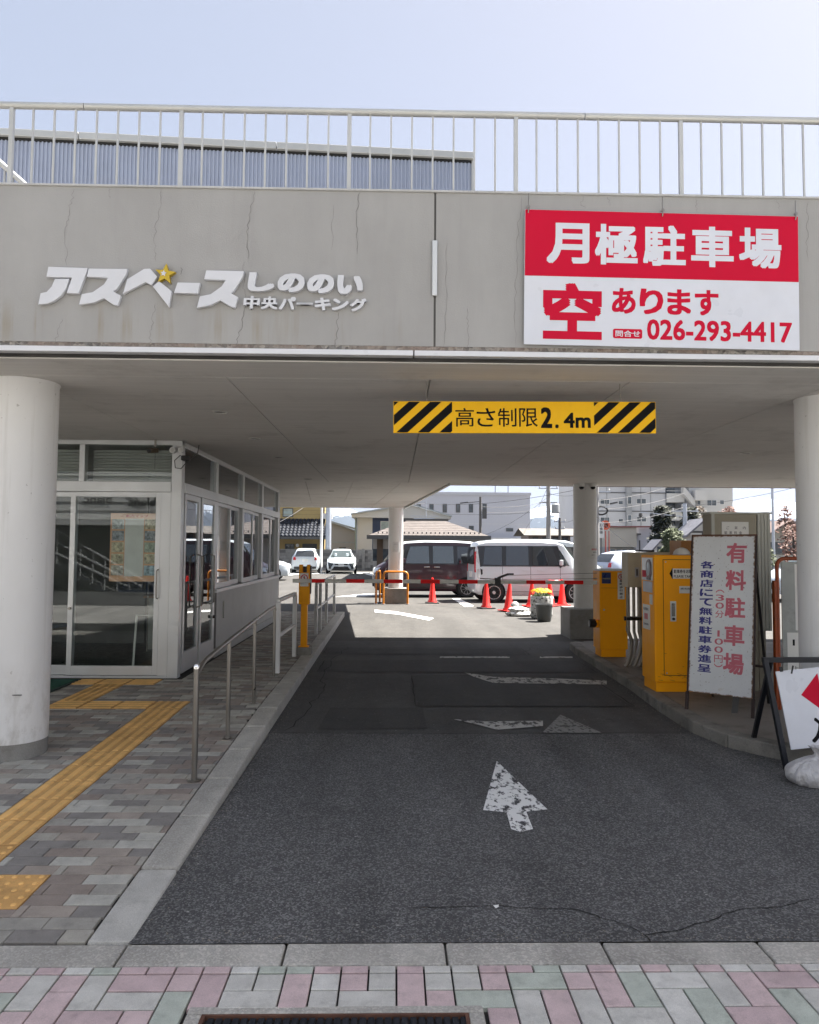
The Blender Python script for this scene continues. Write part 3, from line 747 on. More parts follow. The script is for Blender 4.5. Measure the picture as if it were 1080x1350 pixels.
for i, c in enumerate('あります'):
    mb = MB(); text(mb, c, .545+.173*i, .205, .545+.173*i+.150, .368, fs_(-.001), .05); mb.build('kana_character', m_red, sg)
ph = MB(); text(ph, '026-293-4417', .765, .045, 1.675, .175, fs_(-.001), .04); ph.build('phone_number', m_red, sg)
def rrect(x0, z0, x1, z1, r, n=5):
    o = []
    for cx, cz, a0 in ((x1-r, z1-r, 0), (x0+r, z1-r, 90), (x0+r, z0+r, 180), (x1-r, z0+r, 270)):
        for k in range(n+1): a = R(a0+90*k/n); o.append((cx+r*math.cos(a), cz+r*math.sin(a)))
    return o
MB().prism(rrect(.553, .050, .735, .110, .012), -.0012, -.0003, 'xz').build('enquiry_badge', m_red, sg)
mb = MB(); text(mb, '問合せ', .568, .060, .722, .100, fs_(-.002), .03); mb.build('badge_lettering', m_sw, sg)
for x in (.02, W/2, W-.02):
    mb = MB(); mb.tube([(x, -.004, H-.025), (x, -.012, H-.01), (x, -.012, H+.012), (x, -.004, H+.03), (x+.003, .0, H+.10)], .0035, 6)
    mb.lathe([(.012, 0), (.012, .008)], 10, (x, -.012, H+.012), 'y'); mb.build('hook', m_steel, sg)

# ------------------------------------------------------------------ height limit board
m_yel = M('sign_yellow', (.99, .55, .006), .5, 0, .04, 6, spec=.25, dirt=.06, dcol=(.3, .14, .02))
hl = thing('height_limit_board', 'long yellow and black striped height limit board hanging under the soffit', 'sign', (-.012, 4.95, 2.302))
hl.rotation_euler = (0, -R(.5), 0)
W, H = 1.832, .222
B(0, W, 0, .012, 0, H).build('board', m_yel, hl, bevel=.0015)
def clip(poly, x0, x1, z0, z1):
    for ax, lim, sgn in ((0, x0, 1), (0, x1, -1), (1, z0, 1), (1, z1, -1)):
        out = []
        for i, p in enumerate(poly):
            q = poly[(i+1) % len(poly)]; a = (p[ax]-lim)*sgn; b = (q[ax]-lim)*sgn
            if a >= 0: out.append(p)
            if a*b < 0: t = a/(a-b); out.append((p[0]+(q[0]-p[0])*t, p[1]+(q[1]-p[1])*t))
        poly = out
        if not poly: return None
    return poly
for X0_, X1_ in ((.004, .408), (1.398, W-.004)):
    k = -3
    while k < 8:
        x = X0_+.012+k*.149; pl = clip([(x, 0), (x+.078, 0), (x+.078+.245, H), (x+.245, H)], X0_, X1_, .004, H-.004)
        if pl and len(pl) > 2: MB().prism(pl, -.0012, -.0002, 'xz').build('black_stripe', m_ink, hl)
        k += 1
for i, c in enumerate('高さ制限'):
    mb = MB(); text(mb, c, .430+.148*i, .045, .430+.148*i+.130, .175, fs_(-.001), .008); mb.build('character', m_ink, hl)
mb = MB(); text(mb, '2', 1.025, .035, 1.105, .182, fs_(-.001), .05); text(mb, '.', 1.125, .035, 1.150, .062, fs_(-.001), .03); mb.build('numeral', m_ink, hl)
mb = MB(); text(mb, '4m', 1.185, .037, 1.375, .145, fs_(-.001), .045); mb.build('numeral', m_ink, hl)
for x, l in ((.23, .15), (1.585, .155)): MB().tube([(x, .006, H-.02), (x, .006, H+l)], .003, 6).build('hanger', m_steel, hl)
for x in (.1, .3, .52, .72, .92, 1.12, 1.32, 1.52, 1.72):
    for z in (.02, H-.02): pass

# ------------------------------------------------------------------ attendant booth with glazed fronts
BX, BY, BE, ZB = -2.31, 7.84, 14.5, .10
m_gl = glass('window_glass', (.93, .96, .95), .02)
m_glr = glass('window_glass_side', (.8, .86, .86), .16)
booth = thing('attendant_booth', 'aluminium framed glass booth under the deck with sliding doors facing the street', 'booth', (BX, BY, ZB))
def bb(x0, x1, y0, y1, z0, z1, name, m=None, par=None, bev=.003):   # world coordinates -> booth
    return B(x0-BX, x1-BX, y0-BY, y1-BY, z0-ZB, z1-ZB).build(name, m or m_alu, par or booth, bevel=bev)
HT, HB, TOP = 2.21, 2.10, 2.662
# corner + front frames
bb(BX-.11, BX, BY, BY+.11, ZB, TOP, 'corner_post')
for x0, x1 in ((-3.42, -3.36), (-4.55, -4.49), (-5.7, -5.64)): bb(x0, x1, BY+.002, BY+.09, HT, TOP-.05, 'mullion')
bb(-6.2, BX-.112, BY-.006, BY+.09, HB, HT, 'transom')
bb(-6.2, BX-.0, BY-.004, BY+.09, TOP-.05, TOP, 'head_frame')
bb(-6.2, BX-.112, BY+.012, BY+.03, HT+.001, TOP-.051, 'transom_pane', m_gl, bev=0)
def leaf(x0, x1, y, z0, z1, name='door', st=.055, bot=.10, par=None, gm=None, axis='x', handle=None):
    """framed leaf in x (facing -y) or in y (facing +x)"""
    def q(a0, a1, d0, d1, c0, c1):
        return (a0, a1, y+d0, y+d1, c0, c1) if axis == 'x' else (y-d1, y-d0, a0, a1, c0, c1)
    mb = MB()
    for a in ((x0, x0+st, 0, .035, z0, z1), (x1-st, x1, 0, .035, z0, z1), (x0+st, x1-st, 0, .035, z0, z0+bot), (x0+st, x1-st, 0, .035, z1-st, z1)):
        c = q(*a); mb.box(c[0]-BX, c[1]-BX, c[2]-BY, c[3]-BY, c[4]-ZB, c[5]-ZB)
    o = mb.build(name, m_alu, par or booth, bevel=.002)
    c = q(x0+st, x1-st, .014, .02, z0+bot, z1-st)
    B(c[0]-BX, c[1]-BX, c[2]-BY, c[3]-BY, c[4]-ZB, c[5]-ZB).build('pane', gm or m_gl, o)
    return o
bb(-6.2, BX-.112, BY-.002, BY+.10, ZB, ZB+.025, 'threshold')
d1 = leaf(-3.50, -2.53, BY+.012, ZB+.03, HB-.002)
d2 = leaf(-4.40, -3.445, BY+.052, ZB+.03, HB-.002)
leaf(-5.4, -4.41, BY+.052, ZB+.03, HB-.002, 'fixed_panel'); leaf(-6.2, -5.41, BY+.052, ZB+.03, HB-.002, 'fixed_panel')
bb(-2.528, BX-.112, BY+.005, BY+.08, ZB+.026, HB-.001, 'jamb')
def pull(par, pts, r=.008):
    MB().tube([(x-BX, y-BY, z-ZB) for x, y, z in pts], r, 10).build('handle', m_steel, par, smooth=50)
pull(d1, [(-2.545, BY+.01, 1.26), (-2.545, BY-.035, 1.25), (-2.545, BY-.035, .96), (-2.545, BY+.01, .95)])
MB().lathe([(.014, -.02), (.014, .002)], 12, (-3.475-BX, .010, .84-ZB), 'y').build('lock', m_steel, d1)
# side wall (faces +x)
bb(BX-.09, BX-.002, BY+.112, BE, TOP-.05, TOP, 'head_frame')
bb(BX-.09, BX+.012, BY+.112, BE+.04, HB, HT, 'transom')
mod = [(7.97+.05, 9.35), (9.50, 11.0), (11.15, 12.6), (12.78, 14.35)]
for a, b in ((9.37, 9.48), (11.02, 11.13), (12.62, 12.75), (14.37, 14.5)):
    bb(BX-.09, BX, a, b, HT+.001, TOP-.051, 'mullion'); bb(BX-.09, BX, a, b, (.98 if a > 9.4 else ZB), HB-.001, 'mullion')
for a, b in mod: bb(BX-.04, BX-.03, a, b, HT+.001, TOP-.051, 'transom_pane', m_glr, bev=0)
s1 = leaf(8.03, 8.66, BX-.01, ZB+.02, HB-.002, 'door', .06, .22, gm=m_glr, axis='y')
s2 = leaf(8.70, 9.36, BX+.0, ZB+.02, HB-.002, 'door', .06, .22, gm=m_glr, axis='y')
pull(s1, [(BX-.01, 8.57, 1.42), (BX+.045, 8.57, 1.40), (BX+.045, 8.57, .82), (BX-.01, 8.57, .80)], .010)
pull(s2, [(BX, 9.12, 1.42), (BX+.055, 9.12, 1.40), (BX+.055, 9.12, .82), (BX, 9.12, .80)], .010)
MB().lathe([(.02, -.002), (.02, .03)], 12, (.0, 9.32-BY, .62-ZB), 'x').build('lock', m_black, s2)
bb(BX-.10, BX+.03, 9.37, BE+.05, .92, .965, 'window_sill')
for i, (a, b) in enumerate(mod[1:]):
    mid = (a+b)/2
    leaf(a, mid+.03, BX-.012, .968, HB-.003, 'sliding_window', .045, .07, gm=m_glr, axis='y')
    leaf(mid-.02, b, BX-.05, .968, HB-.003, 'sliding_window', .045, .07, gm=m_glr, axis='y')
m_bw = M('booth_panel', (.46, .46, .44), .55, 0, .06, 1.5, .1, 40, dirt=.15)
bb(BX-.09, BX+.0, 9.485, BE, ZB+.10, .919, 'wall_panel', m_bw); bb(BX-.09, BX+.012, 9.4, BE+.01, ZB-.03, ZB+.099, 'plinth', M('plinth', (.42, .42, .40), .8, 0, .1, 6))
bb(BX-.05, BX+.004, 9.39, 9.483, ZB+.10, .919, 'dark_gap', M('brown_gap', (.05, .045, .04)))
bb(BX, BX+.02, 9.85, 9.93, .55, .78, 'outlet_box', m_bw)
bb(-6.2, BX, BE+.0, BE+.09, ZB, TOP, 'rear_wall', m_bw); bb(-6.3, -6.2, BY, BE+.09, ZB, TOP, 'end_wall', m_bw)
bb(-6.2, BX-.1, BY+.1, BE, ZB+.0, ZB+.012, 'floor', M('floor_dark', (.05, .048, .045), .35), bev=0)
bb(-6.2, BX-.1, BY+.1, BE, TOP-.04, TOP-.02, 'inner_ceiling', m_bw, bev=0)
bb(-6.2, BX-1.3, 10.6, 10.68, ZB+.013, TOP-.05, 'partition', M('partition', (.16, .16, .155), .7), bev=0)
# roller blinds above
bl_m = M('blind_fabric', (.42, .42, .40), .8)
for x0, x1 in ((-3.33, -2.45), (-4.46, -3.45)):
    mb = MB()
    for k in range(11): mb.bar((x0-BX, .16, 2.56-.033*k-ZB), (x1-BX, .16, 2.56-.033*k-ZB), .004, .026)
    mb.build('blind', bl_m, booth)
for a, b in mod:
    mb = MB()
    for k in range(11): mb.bar((-.12, a-BY+.03, 2.56-.033*k-ZB), (-.12, b-BY-.03, 2.56-.033*k-ZB), .004, .026)
    mb.build('blind', bl_m, booth)
# poster in the door
pz = thing('event_poster', 'orange bordered poster with rows of small pictures behind the booth door glass', 'poster', (-3.08, BY+.045, 1.13))
pz.scale = (.9, 1, 1)
B(0, .56, 0, .003, 0, .74).build('sheet', M('poster_orange', (.85, .50, .32), .6), pz)
B(.175, .40, -.0015, -.0003, .055, .68).build('text_column', M('poster_white', (.88, .88, .86), .6), pz)
pc = [(.5, .7, .8), (.12, .35, .5), (.2, .3, .15), (.1, .5, .5), (.35, .3, .2), (.6, .45, .15), (.3, .3, .35), (.15, .2, .3), (.3, .42, .12), (.5, .5, .52)]
for i in range(5):
    for cx in (.02, .41):
        k = random.randrange(10); m = M('picture_%d' % k, tuple(.35+.5*q for q in pc[k]), .6, 0, .6, 30)
        B(cx, cx+.145, -.0015, -.0003, .065+.125*i, .065+.125*i+.108).build('picture', m, pz)
mb = MB(); text(mb, 'ご案内マップ', .13, .695, .45, .725, fs_(-.001), .01); mb.build('heading', m_red, pz)
mb = MB()
for i in range(20):
    if i % 4 != 3: text(mb, 'あいうえお'[i % 5]*6, .19, .075+.03*i, .385, .087+.03*i, fs_(-.002), 0)
# things inside the booth
def chair(loc, rz, label):
    t = thing('office_chair', label, 'chair', loc, rz, 'chairs inside the booth')
    mc = M('chair_blue', (.03, .06, .11), .7)
    MB().prism(rrect(-.22, -.2, .22, .22, .07), .43, .47, 'xy').build('seat', mc, t, bevel=.01)
    MB().prism(rrect(-.21, .55, .21, .86, .12), .20, .235, 'xz').build('backrest', mc, t, bevel=.01)
    for x in (-.2, .2):
        MB().tube([(x, .22, .75), (x, .2, .4), (x*1.1, .25, 0)], .011, 8).build('leg', m_steel, t); MB().tube([(x, .19, .42), (x, -.18, .42), (x*1.1, -.22, 0)], .011, 8).build('leg', m_steel, t)
chair((-4.15, 8.75, ZB+.012), R(160), 'blue backed chair with steel legs seen through the left door leaf')
chair((-4.75, 9.0, ZB+.012), R(200), 'blue chair with steel legs deeper inside the booth')
fr = thing('folded_stand', 'white folded display stand leaning inside the glass door', 'stand', (-2.78, 8.25, ZB+.012))
MB().tube([(-.15, 0, 0), (-.12, .0, .62), (.16, .0, .62), (.2, 0, 0)], .014, 8).build('outer_frame', m_white, fr); MB().tube([(.05, .1, 0), (.2, .12, .9)], .012, 8).build('brace', m_white, fr)
MB().tube([(-.05, .15, .2), (-.05, .15, .95)], .008, 8).build('rod', m_steel, fr)
ds = thing('office_desk', 'low wooden desk inside the booth behind the side windows', 'desk', (-3.0, 11.5, ZB+.012))
B(-.4, .4, -1.6, 1.6, .70, .73).build('desk_top', M('desk_wood', (.28, .15, .07), .5), ds, bevel=.004)
for y in (-1.5, 1.5): B(-.35, .35, y-.02, y+.02, 0, .699).build('side_panel', m_bw, ds)
# door mat
mt = thing('door_mat', 'dark green mat lying on the paving before the booth door', 'mat', (-3.74, 7.15, ZB+.002))
B(-.42, .42, -.48, .55, 0, .012).build('mat_pile', M('mat_green', (.006, .075, .045), .95, 0, .3, 40, .6, 200), mt); 
mb = MB(); mb.box(-.46, .46, -.52, -.481, 0, .009).box(-.46, .46, .551, .59, 0, .009).box(-.46, -.421, -.48, .55, 0, .009).box(.421, .46, -.48, .55, 0, .009); mb.build('mat_border', M('mat_edge', (.02, .04, .035), .8), mt)
# CCTV + spotlights on booth corner
cc = thing('spotlight_pair', 'pair of small round spotlights with a looped cable on the booth corner', 'light', (BX, BY-.03, 2.55))
for x in (-.09, .0):
    mb = MB(); mb.lathe([(.012, .05), (.03, .03), (.034, -.03), (.030, -.035)], 16, (x, 0, 0), 'y'); mb.build('lamp_head', m_alu, cc, smooth=40)
    MB().lathe([(.001, -.037), (.022, -.037), (.024, -.034)], 14, (x, 0, 0), 'y').build('lens', M('lens_bright', (.7, .7, .68), .1, .3), cc)
MB().tube([(-.09, .03, .03), (-.04, .03, .05), (.0, .03, .03)], .006, 6).build('bracket', m_alu, cc)
MB().tube([(-.01, -.0, -.05), (-.07, -.01, -.11), (-.06, -.01, -.19), (.0, -.01, -.20), (.05, -.01, -.14), (.03, -.01, -.07), (.09, 0, -.09), (.16, .05, -.02), (.17, .06, .07)], .005, 6).build('cable', m_black, cc, smooth=50)
B(.0, .09, -.03, .05, -.11, -.055).build('junction_box', m_black, cc, bevel=.01)
cv = thing('security_camera', 'small brown bullet camera hanging above the booth entrance', 'camera', (-2.58, BY-.07, 2.56))
MB().tube([(0, .0, .1), (0, 0, .02)], .012, 8).build('bracket', m_steel, cv); MB().bar((.0, .05, -.01), (-.03, -.10, -.035), .05, .05).build('body', M('camera_brown', (.10, .075, .05), .5), cv, bevel=.008)
MB().lathe([(.022, -.115), (.022, -.10)], 12, (-.03, 0, -.036), 'y').build('lens', m_black, cv)
MB().tube([(0, 0, -.03), (.0, .0, -.22)], .002, 4).build('cord', m_black, cv)

# ------------------------------------------------------------------ handrails along the kerb
hr = thing('steel_handrail', 'brushed stainless steel handrail on round posts beside the kerb', 'handrail', (-1.22, 4.55, 0))
hp = [(-1.235, 4.60, .745), (-1.235, 5.50, .80), (-1.255, 6.6, .845), (-1.30, 7.95, .86)]
for i, (x, y, z) in enumerate(hp):
    r = .0175; y2 = y
    MB().tube([(x+1.22, y-4.55, zs(y)-.02), (x+1.22, y-4.55, z-(.0 if i else .005))], .0185 if i == 0 else .0165, 16).build('post', m_steel, hr, smooth=50)
    MB().lathe([(.045, zs(y)-.002), (.045, zs(y)+.004), (.02, zs(y)+.008)], 16, (x+1.22, y-4.55, 0)).build('base_flange', m_steel, hr)
MB().lathe([(.0185, .74), (.0185, .757), (.014, .768), (.004, .772)], 16, (-.015, .05, 0)).build('post_cap', M('steel_cap', (.85, .85, .85), .12, .9), hr, smooth=60)
pts = [(hp[0][0]+1.22, .05, .70), (hp[0][0]+1.225, .13, .745), (-.015, .25, .76), (-.02, .95, .80), (-.035, 2.05, .845), (-.06, 2.9, .865), (-.085, 3.42, .86), (-.085, 3.47, .82)]
MB().tube(pts, .0165, 14).build('top_rail', m_steel, hr, smooth=50)
m_wrail = M('white_rail', (.66, .67, .68), .4, 0, .04, 3, dirt=.1)
def white_rail(name, label, posts, ztop):
    t = thing(name, label, 'railing', (posts[0][0], posts[0][1], ZB), 0, 'white railings along the kerb')
    x0, y0 = posts[0]
    for x, y in posts: B(x-x0-.025, x-x0+.025, y-y0-.03, y-y0+.03, 0, ztop).build('post', m_wrail, t, bevel=.004)
    (xa, ya), (xb, yb) = posts[0], posts[-1]
    MB().bar((0, 0, ztop+.021), (xb-xa, yb-ya, ztop+.021), .05, .04).build('top_rail', m_wrail, t, bevel=.01)
    for (xa, ya), (xb, yb) in zip(posts, posts[1:]): MB().bar((xa-x0, ya-y0+.031, ztop*.52), (xb-x0, yb-y0-.031, ztop*.52), .03, .03).build('middle_rail', m_wrail, t)
white_rail('white_railing', 'short white two-post railing between the steel handrail and the orange gate post', [(-1.30, 8.2), (-1.285, 9.45)], .79)
white_rail('white_railing', 'longer white railing beyond the orange gate post towards the car park', [(-1.27, 11.9), (-1.265, 12.5), (-1.27, 13.7), (-1.28, 15.6)], .80)

# ------------------------------------------------------------------ barrier: receiving post, boom, machine
m_str = M('sticker_white', (.7, .7, .68), .4)
def no_walk(parent, cx, cz, r, y, face='xz'):
    MB().lathe([(r, y), (r, y-.0012)], 24, (cx, 0, cz), 'y').build('red_ring', m_red, parent)
    MB().lathe([(r*.76, y-.0016), (r*.76, y-.0022)], 24, (cx, 0, cz), 'y').build('white_disc', m_str, parent)
    mb = MB(); Y = y-.0032
    mb.lathe([(r*.13, Y), (r*.13, Y+.0005)], 10, (cx, 0, cz+r*.45), 'y')
    mb.prism([(-.12*r+cx, cz+.28*r), (.14*r+cx, cz+.28*r), (.12*r+cx, cz-.1*r), (-.12*r+cx, cz-.1*r)], Y, Y+.0005, 'xz')
    mb.prism([(-.12*r+cx, cz-.1*r), (cx, cz-.1*r), (cx-.22*r, cz-.62*r), (cx-.34*r, cz-.62*r)], Y, Y+.0005, 'xz')
    mb.prism([(cx, cz-.1*r), (.12*r+cx, cz-.1*r), (cx+.32*r, cz-.6*r), (cx+.2*r, cz-.62*r)], Y, Y+.0005, 'xz'); mb.build('walker_figure', m_ink, parent)
    k = r*.72; MB().prism([(cx-k*.75, cz+k*.6), (cx-k*.6, cz+k*.75), (cx+k*.75, cz-k*.6), (cx+k*.6, cz-k*.75)], Y-.0012, Y-.0006, 'xz').build('red_bar', m_red, parent)
GY = 9.65
gp = thing('gate_post', 'orange boom receiving post with a no pedestrians sticker and forked top', 'gate post', (-1.185, GY, ZB))
B(-.10, .10, -.10, .12, -.03, .10).build('concrete_foot', m_conc, gp, bevel=.01)
B(-.042, .042, -.042, .042, .101, .66).build('pole', m_orange, gp, bevel=.006); B(-.065, .065, -.06, .06, .101, .115).build('base_plate', m_orange, gp)
hb = MB(); hb.box(-.072, .072, -.055, .055, .66, 1.08); hb.build('head_box', m_orange, gp, bevel=.006)
for a, b in ((-.072, -.028), (.030, .072)): B(a, b, -.05, .05, 1.081, 1.185).build('fork', m_orange, gp, bevel=.005)
B(-.027, .029, .03, .05, 1.081, 1.16).build('fork_back', m_black, gp); B(.0725, .085, -.04, .045, .80, 1.17).build('side_plate', m_black, gp)
B(-.055, .055, -.0575, -.0555, .90, 1.075).build('sticker', m_str, gp)
no_walk(gp, 0, 1.01, .047, -.058)
boom = thing('barrier_boom', 'red and white striped barrier boom across the driveway between gate post and machine', 'barrier arm', (2.78, GY, 1.075))
m_br = M('boom_red', (.85, .012, .015), .5, spec=.2); m_bw2 = M('boom_white', (.66, .65, .62), .4)
def bx(px): return V(px, 766, GY-.03).x-2.78
reds = [(412, 429), (457, 481), (506, 531), (554.5, 579.5), (604, 629), (692.5, 717.7), (742, 767)]
a0, a1 = bx(387), bx(785)
yb0, yb1 = -.145, -.105
BZ = lambda x: .0
segs = []; x = a0
for p, q in reds: segs += [(x, bx(p), m_bw2), (bx(p), bx(q), m_br)]; x = bx(q)
segs.append((x, a1, m_bw2))
for p, q, m in segs: B(p+.001, q-.001, -.125, -.095, -.025, .025).build('boom_section', m, boom, bevel=.004, label='red section' if m is m_br else 'grey-white section')
B(bx(651), bx(659), -.135, -.085, -.045, .055).build('clamp', m_black, boom, bevel=.004)
MB().bar((bx(655), -.11, .05), (bx(669), -.11, .105), .02, .028).bar((bx(669), -.11, .105), (bx(676), -.11, .105), .02, .022).build('clamp_lever', m_black, boom)
MB().bar((bx(632), -.11, .045), (bx(654), -.11, .035), .02, .012).build('rubber_tip', m_black, boom)
MB().tube([(bx(660), -.11, .035), (bx(785), -.11, .052)], .004, 6).build('upper_cable', m_steel, boom); MB().tube([(bx(660), -.11, .085), (bx(785), -.11, .125)], .003, 6).build('stay_wire', m_black, boom)
bm2 = thing('barrier_machine', 'orange barrier machine cabinet with a blue maker sticker beside the round column', 'machine', (2.90, 9.62, ZB))
B(-.165, .165, -.11, .17, 0, .10).build('plinth', m_orange, bm2, bevel=.004); B(-.185, .185, -.13, .19, .101, 1.13).build('cabinet', m_orange, bm2, bevel=.008)
mb = MB(); mb.hexa([(-.185, -.13, 1.131), (.185, -.13, 1.131), (.185, .19, 1.131), (-.185, .19, 1.131)], [(-.15, .0, 1.155), (.15, .0, 1.155), (.15, .06, 1.16), (-.15, .06, 1.16)]); mb.build('cabinet_lid', m_white, bm2)
B(-.155, -.035, -.1325, -.131, .965, 1.11).build('blue_sticker', M('sticker_blue', srgb(30, 50, 105), .3), bm2)
mb = MB(); text(mb, 'PARKING', -.145, 1.02, -.045, 1.04, fs_(-.134), .01); mb.build('sticker_lettering', M('gold_ink', srgb(200, 190, 120), .4), bm2)
B(.055, .145, -.1325, -.131, .76, 1.11).build('strip_sticker', m_str, bm2); no_walk(bm2, .10, 1.055, .038, -.1335)
mb = MB()
for i, c in enumerate('車両歩行禁止'): text(mb, c, .078, .985-.042*i, .122, 1.015-.042*i, fs_(-.134), .03)
mb.build('vertical_lettering', m_ink, bm2)
MB().lathe([(.05, -.30), (.055, -.28), (.055, -.215), (.04, -.20), (.04, -.186)], 8, (0, -.02, .43), 'x').build('hub_knob', m_black, bm2)
B(-.22, -.186, -.06, .02, .38, .48).build('hub_bracket', m_orange, bm2)

# ------------------------------------------------------------------ concrete island
OUT = [(2.80, 11.15), (2.68, 11.0), (2.63, 10.5), (2.56, 7.8), (2.49, 6.8), (2.475, 6.0), (2.56, 5.55), (2.80, 5.22), (3.2, 5.0), (9.0, 4.9)]
m_isl = M('island_concrete', (.235, .215, .19), .75, 0, .22, 2.2, .35, 60, fine=.15, dirt=.6, dcol=(.08, .07, .06))
m_ik = M('island_kerb', (.22, .21, .19), .85, 0, .25, 3, .6, 60, fine=.25, dirt=.8, dcol=(.05, .045, .04))
isl = thing('ticket_island', 'raised concrete island with block kerb carrying the orange machines and signboards', 'island', (2.6, 8, 0))
def inset(P, d):
    o = []
    for i, p in enumerate(P):
        a = Vector(P[max(0, i-1)]); b = Vector(P[min(len(P)-1, i+1)]); t = (b-a).normalized(); o.append((p[0]-t.y*d, p[1]+t.x*d))
    return o
INN = inset(OUT, .15)
pl = [(x-2.6, y-8) for x, y in INN]+[(9-2.6, 11.2-8), (2.95-2.6, 11.2-8)]
MB().prism(pl, -.02, ZB-.003).build('concrete_slab', m_isl, isl)
# stones following the outline
def along(P, n):
    L = [0]
    for a, b in zip(P, P[1:]): L.append(L[-1]+math.dist(a, b))
    out = []
    for k in range(n+1):
        s = L[-1]*k/n
        for i in range(len(P)-1):
            if s <= L[i+1]+1e-9: t = (s-L[i])/(L[i+1]-L[i]); out.append((P[i][0]+(P[i+1][0]-P[i][0])*t, P[i][1]+(P[i+1][1]-P[i][1])*t)); break
    return out
D = [OUT[0]]
for a, b in zip(OUT, OUT[1:]):
    n = max(1, round(math.dist(a, b)/.55)); D += [(a[0]+(b[0]-a[0])*k/n, a[1]+(b[1]-a[1])*k/n) for k in range(1, n+1)]
I2 = inset(D, .147)
for i in range(len(D)-1):
    a, b, c, d = [Vector(q) for q in (D[i], D[i+1], I2[i+1], I2[i])]; e = (b-a).normalized()*.003
    q = [(a+e), (b-e), (c-e), (d+e)]; q = [(v.x-2.6, v.y-8) for v in q]
    MB().hexa([(x, y, -.03) for x, y in q], [(x, y, ZB+random.uniform(-.002, .003)) for x, y in q]).build('kerb_stone', m_ik, isl, bevel=.014)

# ------------------------------------------------------------------ ticket machine
tm = thing('ticket_machine', 'orange parking ticket machine with oval slot window and an arrow sticker', 'machine', (2.60, 7.17, ZB))
B(.015, .53, .02, .36, 0, .095).build('plinth', m_orange, tm, bevel=.004)
B(0, .56, 0, .38, .096, 1.36).build('cabinet', m_orange, tm, bevel=.012)
B(.095, .555, -.006, -.0008, .17, 1.31).build('door_panel', m_orange, tm, bevel=.004)
mb = MB(); 
for a in ((.088, .094, -.0015, -.0005, .165, 1.316), (.094, .556, -.0015, -.0005, .163, .169), (.094, .556, -.0015, -.0005, 1.311, 1.317)): mb.box(*a)
mb.build('door_seam', M('seam_brown', (.14, .07, .01), .8), tm)
B(.155, .215, -.011, -.0062, .70, .90).build('lock_plate', m_alu, tm, bevel=.003); MB().box(.168, .202, -.02, -.0112, .75, .88).build('lock_lever', M('lever_grey', (.18, .18, .17), .3, .6), tm, bevel=.004)
MB().lathe([(.014, -.024), (.014, -.0112)], 12, (.185, 0, .725), 'y').build('key_hole', m_black, tm)
MB().prism([(.155, 1.175), (.185, 1.225), (.42, 1.225), (.42, 1.125), (.185, 1.125)], -.0078, -.0064, 'xz').build('arrow_sticker', m_str, tm)
MB().prism([(.152, 1.175), (.184, 1.235), (.184, 1.115)], -.0085, -.0079, 'xz').build('arrow_point', m_ink, tm)
mb = MB(); text(mb, '駐車券をお取り下さい', .195, 1.178, .50, 1.215, fs_(-.0084), .03); text(mb, 'PLEASE TAKE TICKET', .195, 1.135, .50, 1.16, fs_(-.0084), .02); 
B(.42, .55, -.0078, -.0064, 1.125, 1.225).build('sticker_end', m_str, tm)
mb.build('sticker_lettering', m_ink, tm)
B(-.0095, -.0007, .03, .33, 1.10, 1.33).build('face_plate', m_alu, tm, bevel=.003)
MB().prism([(.12+.075*math.cos(R(a)), 1.22+.075*math.sin(R(a))+ (.02 if a < 180 else -.03)) for a in range(0, 360, 15)], -.016, -.0097, 'yz').build('oval_bezel', M('bezel_wine', (.05, .012, .02), .3), tm)
MB().prism([(.12+.045*math.cos(R(a)), 1.22+.05*math.sin(R(a))+(.015 if a < 180 else -.02)) for a in range(0, 360, 20)], -.019, -.0162, 'yz').build('slot_window', M('slot_grey', (.3, .32, .36), .15), tm)
B(-.0125, -.0097, .20, .31, 1.13, 1.20).build('red_button_plate', m_red, tm); B(-.014, -.0097, .07, .18, 1.105, 1.135).build('slot', m_black, tm)
B(-.006, -.0007, .05, .31, .98, 1.09).build('lower_plate', m_galv, tm)
B(-.003, -.0007, .05, .13, .86, .96).build('note', m_str, tm); B(-.004, -.0007, .12, .33, .60, .85).build('note', m_str, tm)
B(-.0055, -.0042, .18, .28, .70, .76).build('red_print', M('print_red', (.6, .2, .22), .6), tm)
mb = MB(); fy = lambda u, v, d: (-.0058-d, -u, v)
text(mb, '利用案内', -.30, .79, -.16, .82, fy, .01); text(mb, '営業時間', -.30, .64, -.16, .66, fy, .01); mb.build('small_print', m_ink, tm)

for z in (.30, .72, 1.18): MB().lathe([(.009, 0), (.009, .07)], 10, (.552, -.012, z)).build('hinge', m_galv, tm)
for x, z in ((.115, 1.29), (.53, 1.29), (.115, .19), (.53, .19)): MB().lathe([(.007, -.010), (.007, -.0062)], 8, (x, 0, z), 'y').build('screw', m_galv, tm)
B(.25, .40, -.0078, -.0064, .98, 1.05).build('instruction_label', m_str, tm)
mb = MB(); text(mb, '故障の時は係員まで', .262, 1.015, .388, 1.035, fs_(-.0084), .02); mb.build('label_lettering', m_ink, tm)
rs = random.Random(8); mb = MB()
for k in range(26):
    x, z = rs.uniform(.02, .52), abs(rs.gauss(0, .10)); l = rs.uniform(.008, .05); a = rs.uniform(-.4, .4)
    mb.flat([(x, -.0072, .11+z), (x+l, -.0072, .11+z+a*l), (x+l, -.0072, .113+z+a*l), (x, -.0072, .113+z)])
mb.build('scuff_marks', m_omark, tm, kind='stuff')
for z in (.35, .95): B(.160, .172, -.136, -.1305, z, z+.06).build('hinge', m_galv, bm2)
B(-.165, .165, -.1312, -.1302, .905, .908).build('panel_seam', m_omark, bm2); MB().lathe([(.012, -.140), (.012, -.1305)], 12, (-.13, 0, .62), 'y').build('key_lock', m_galv, bm2)
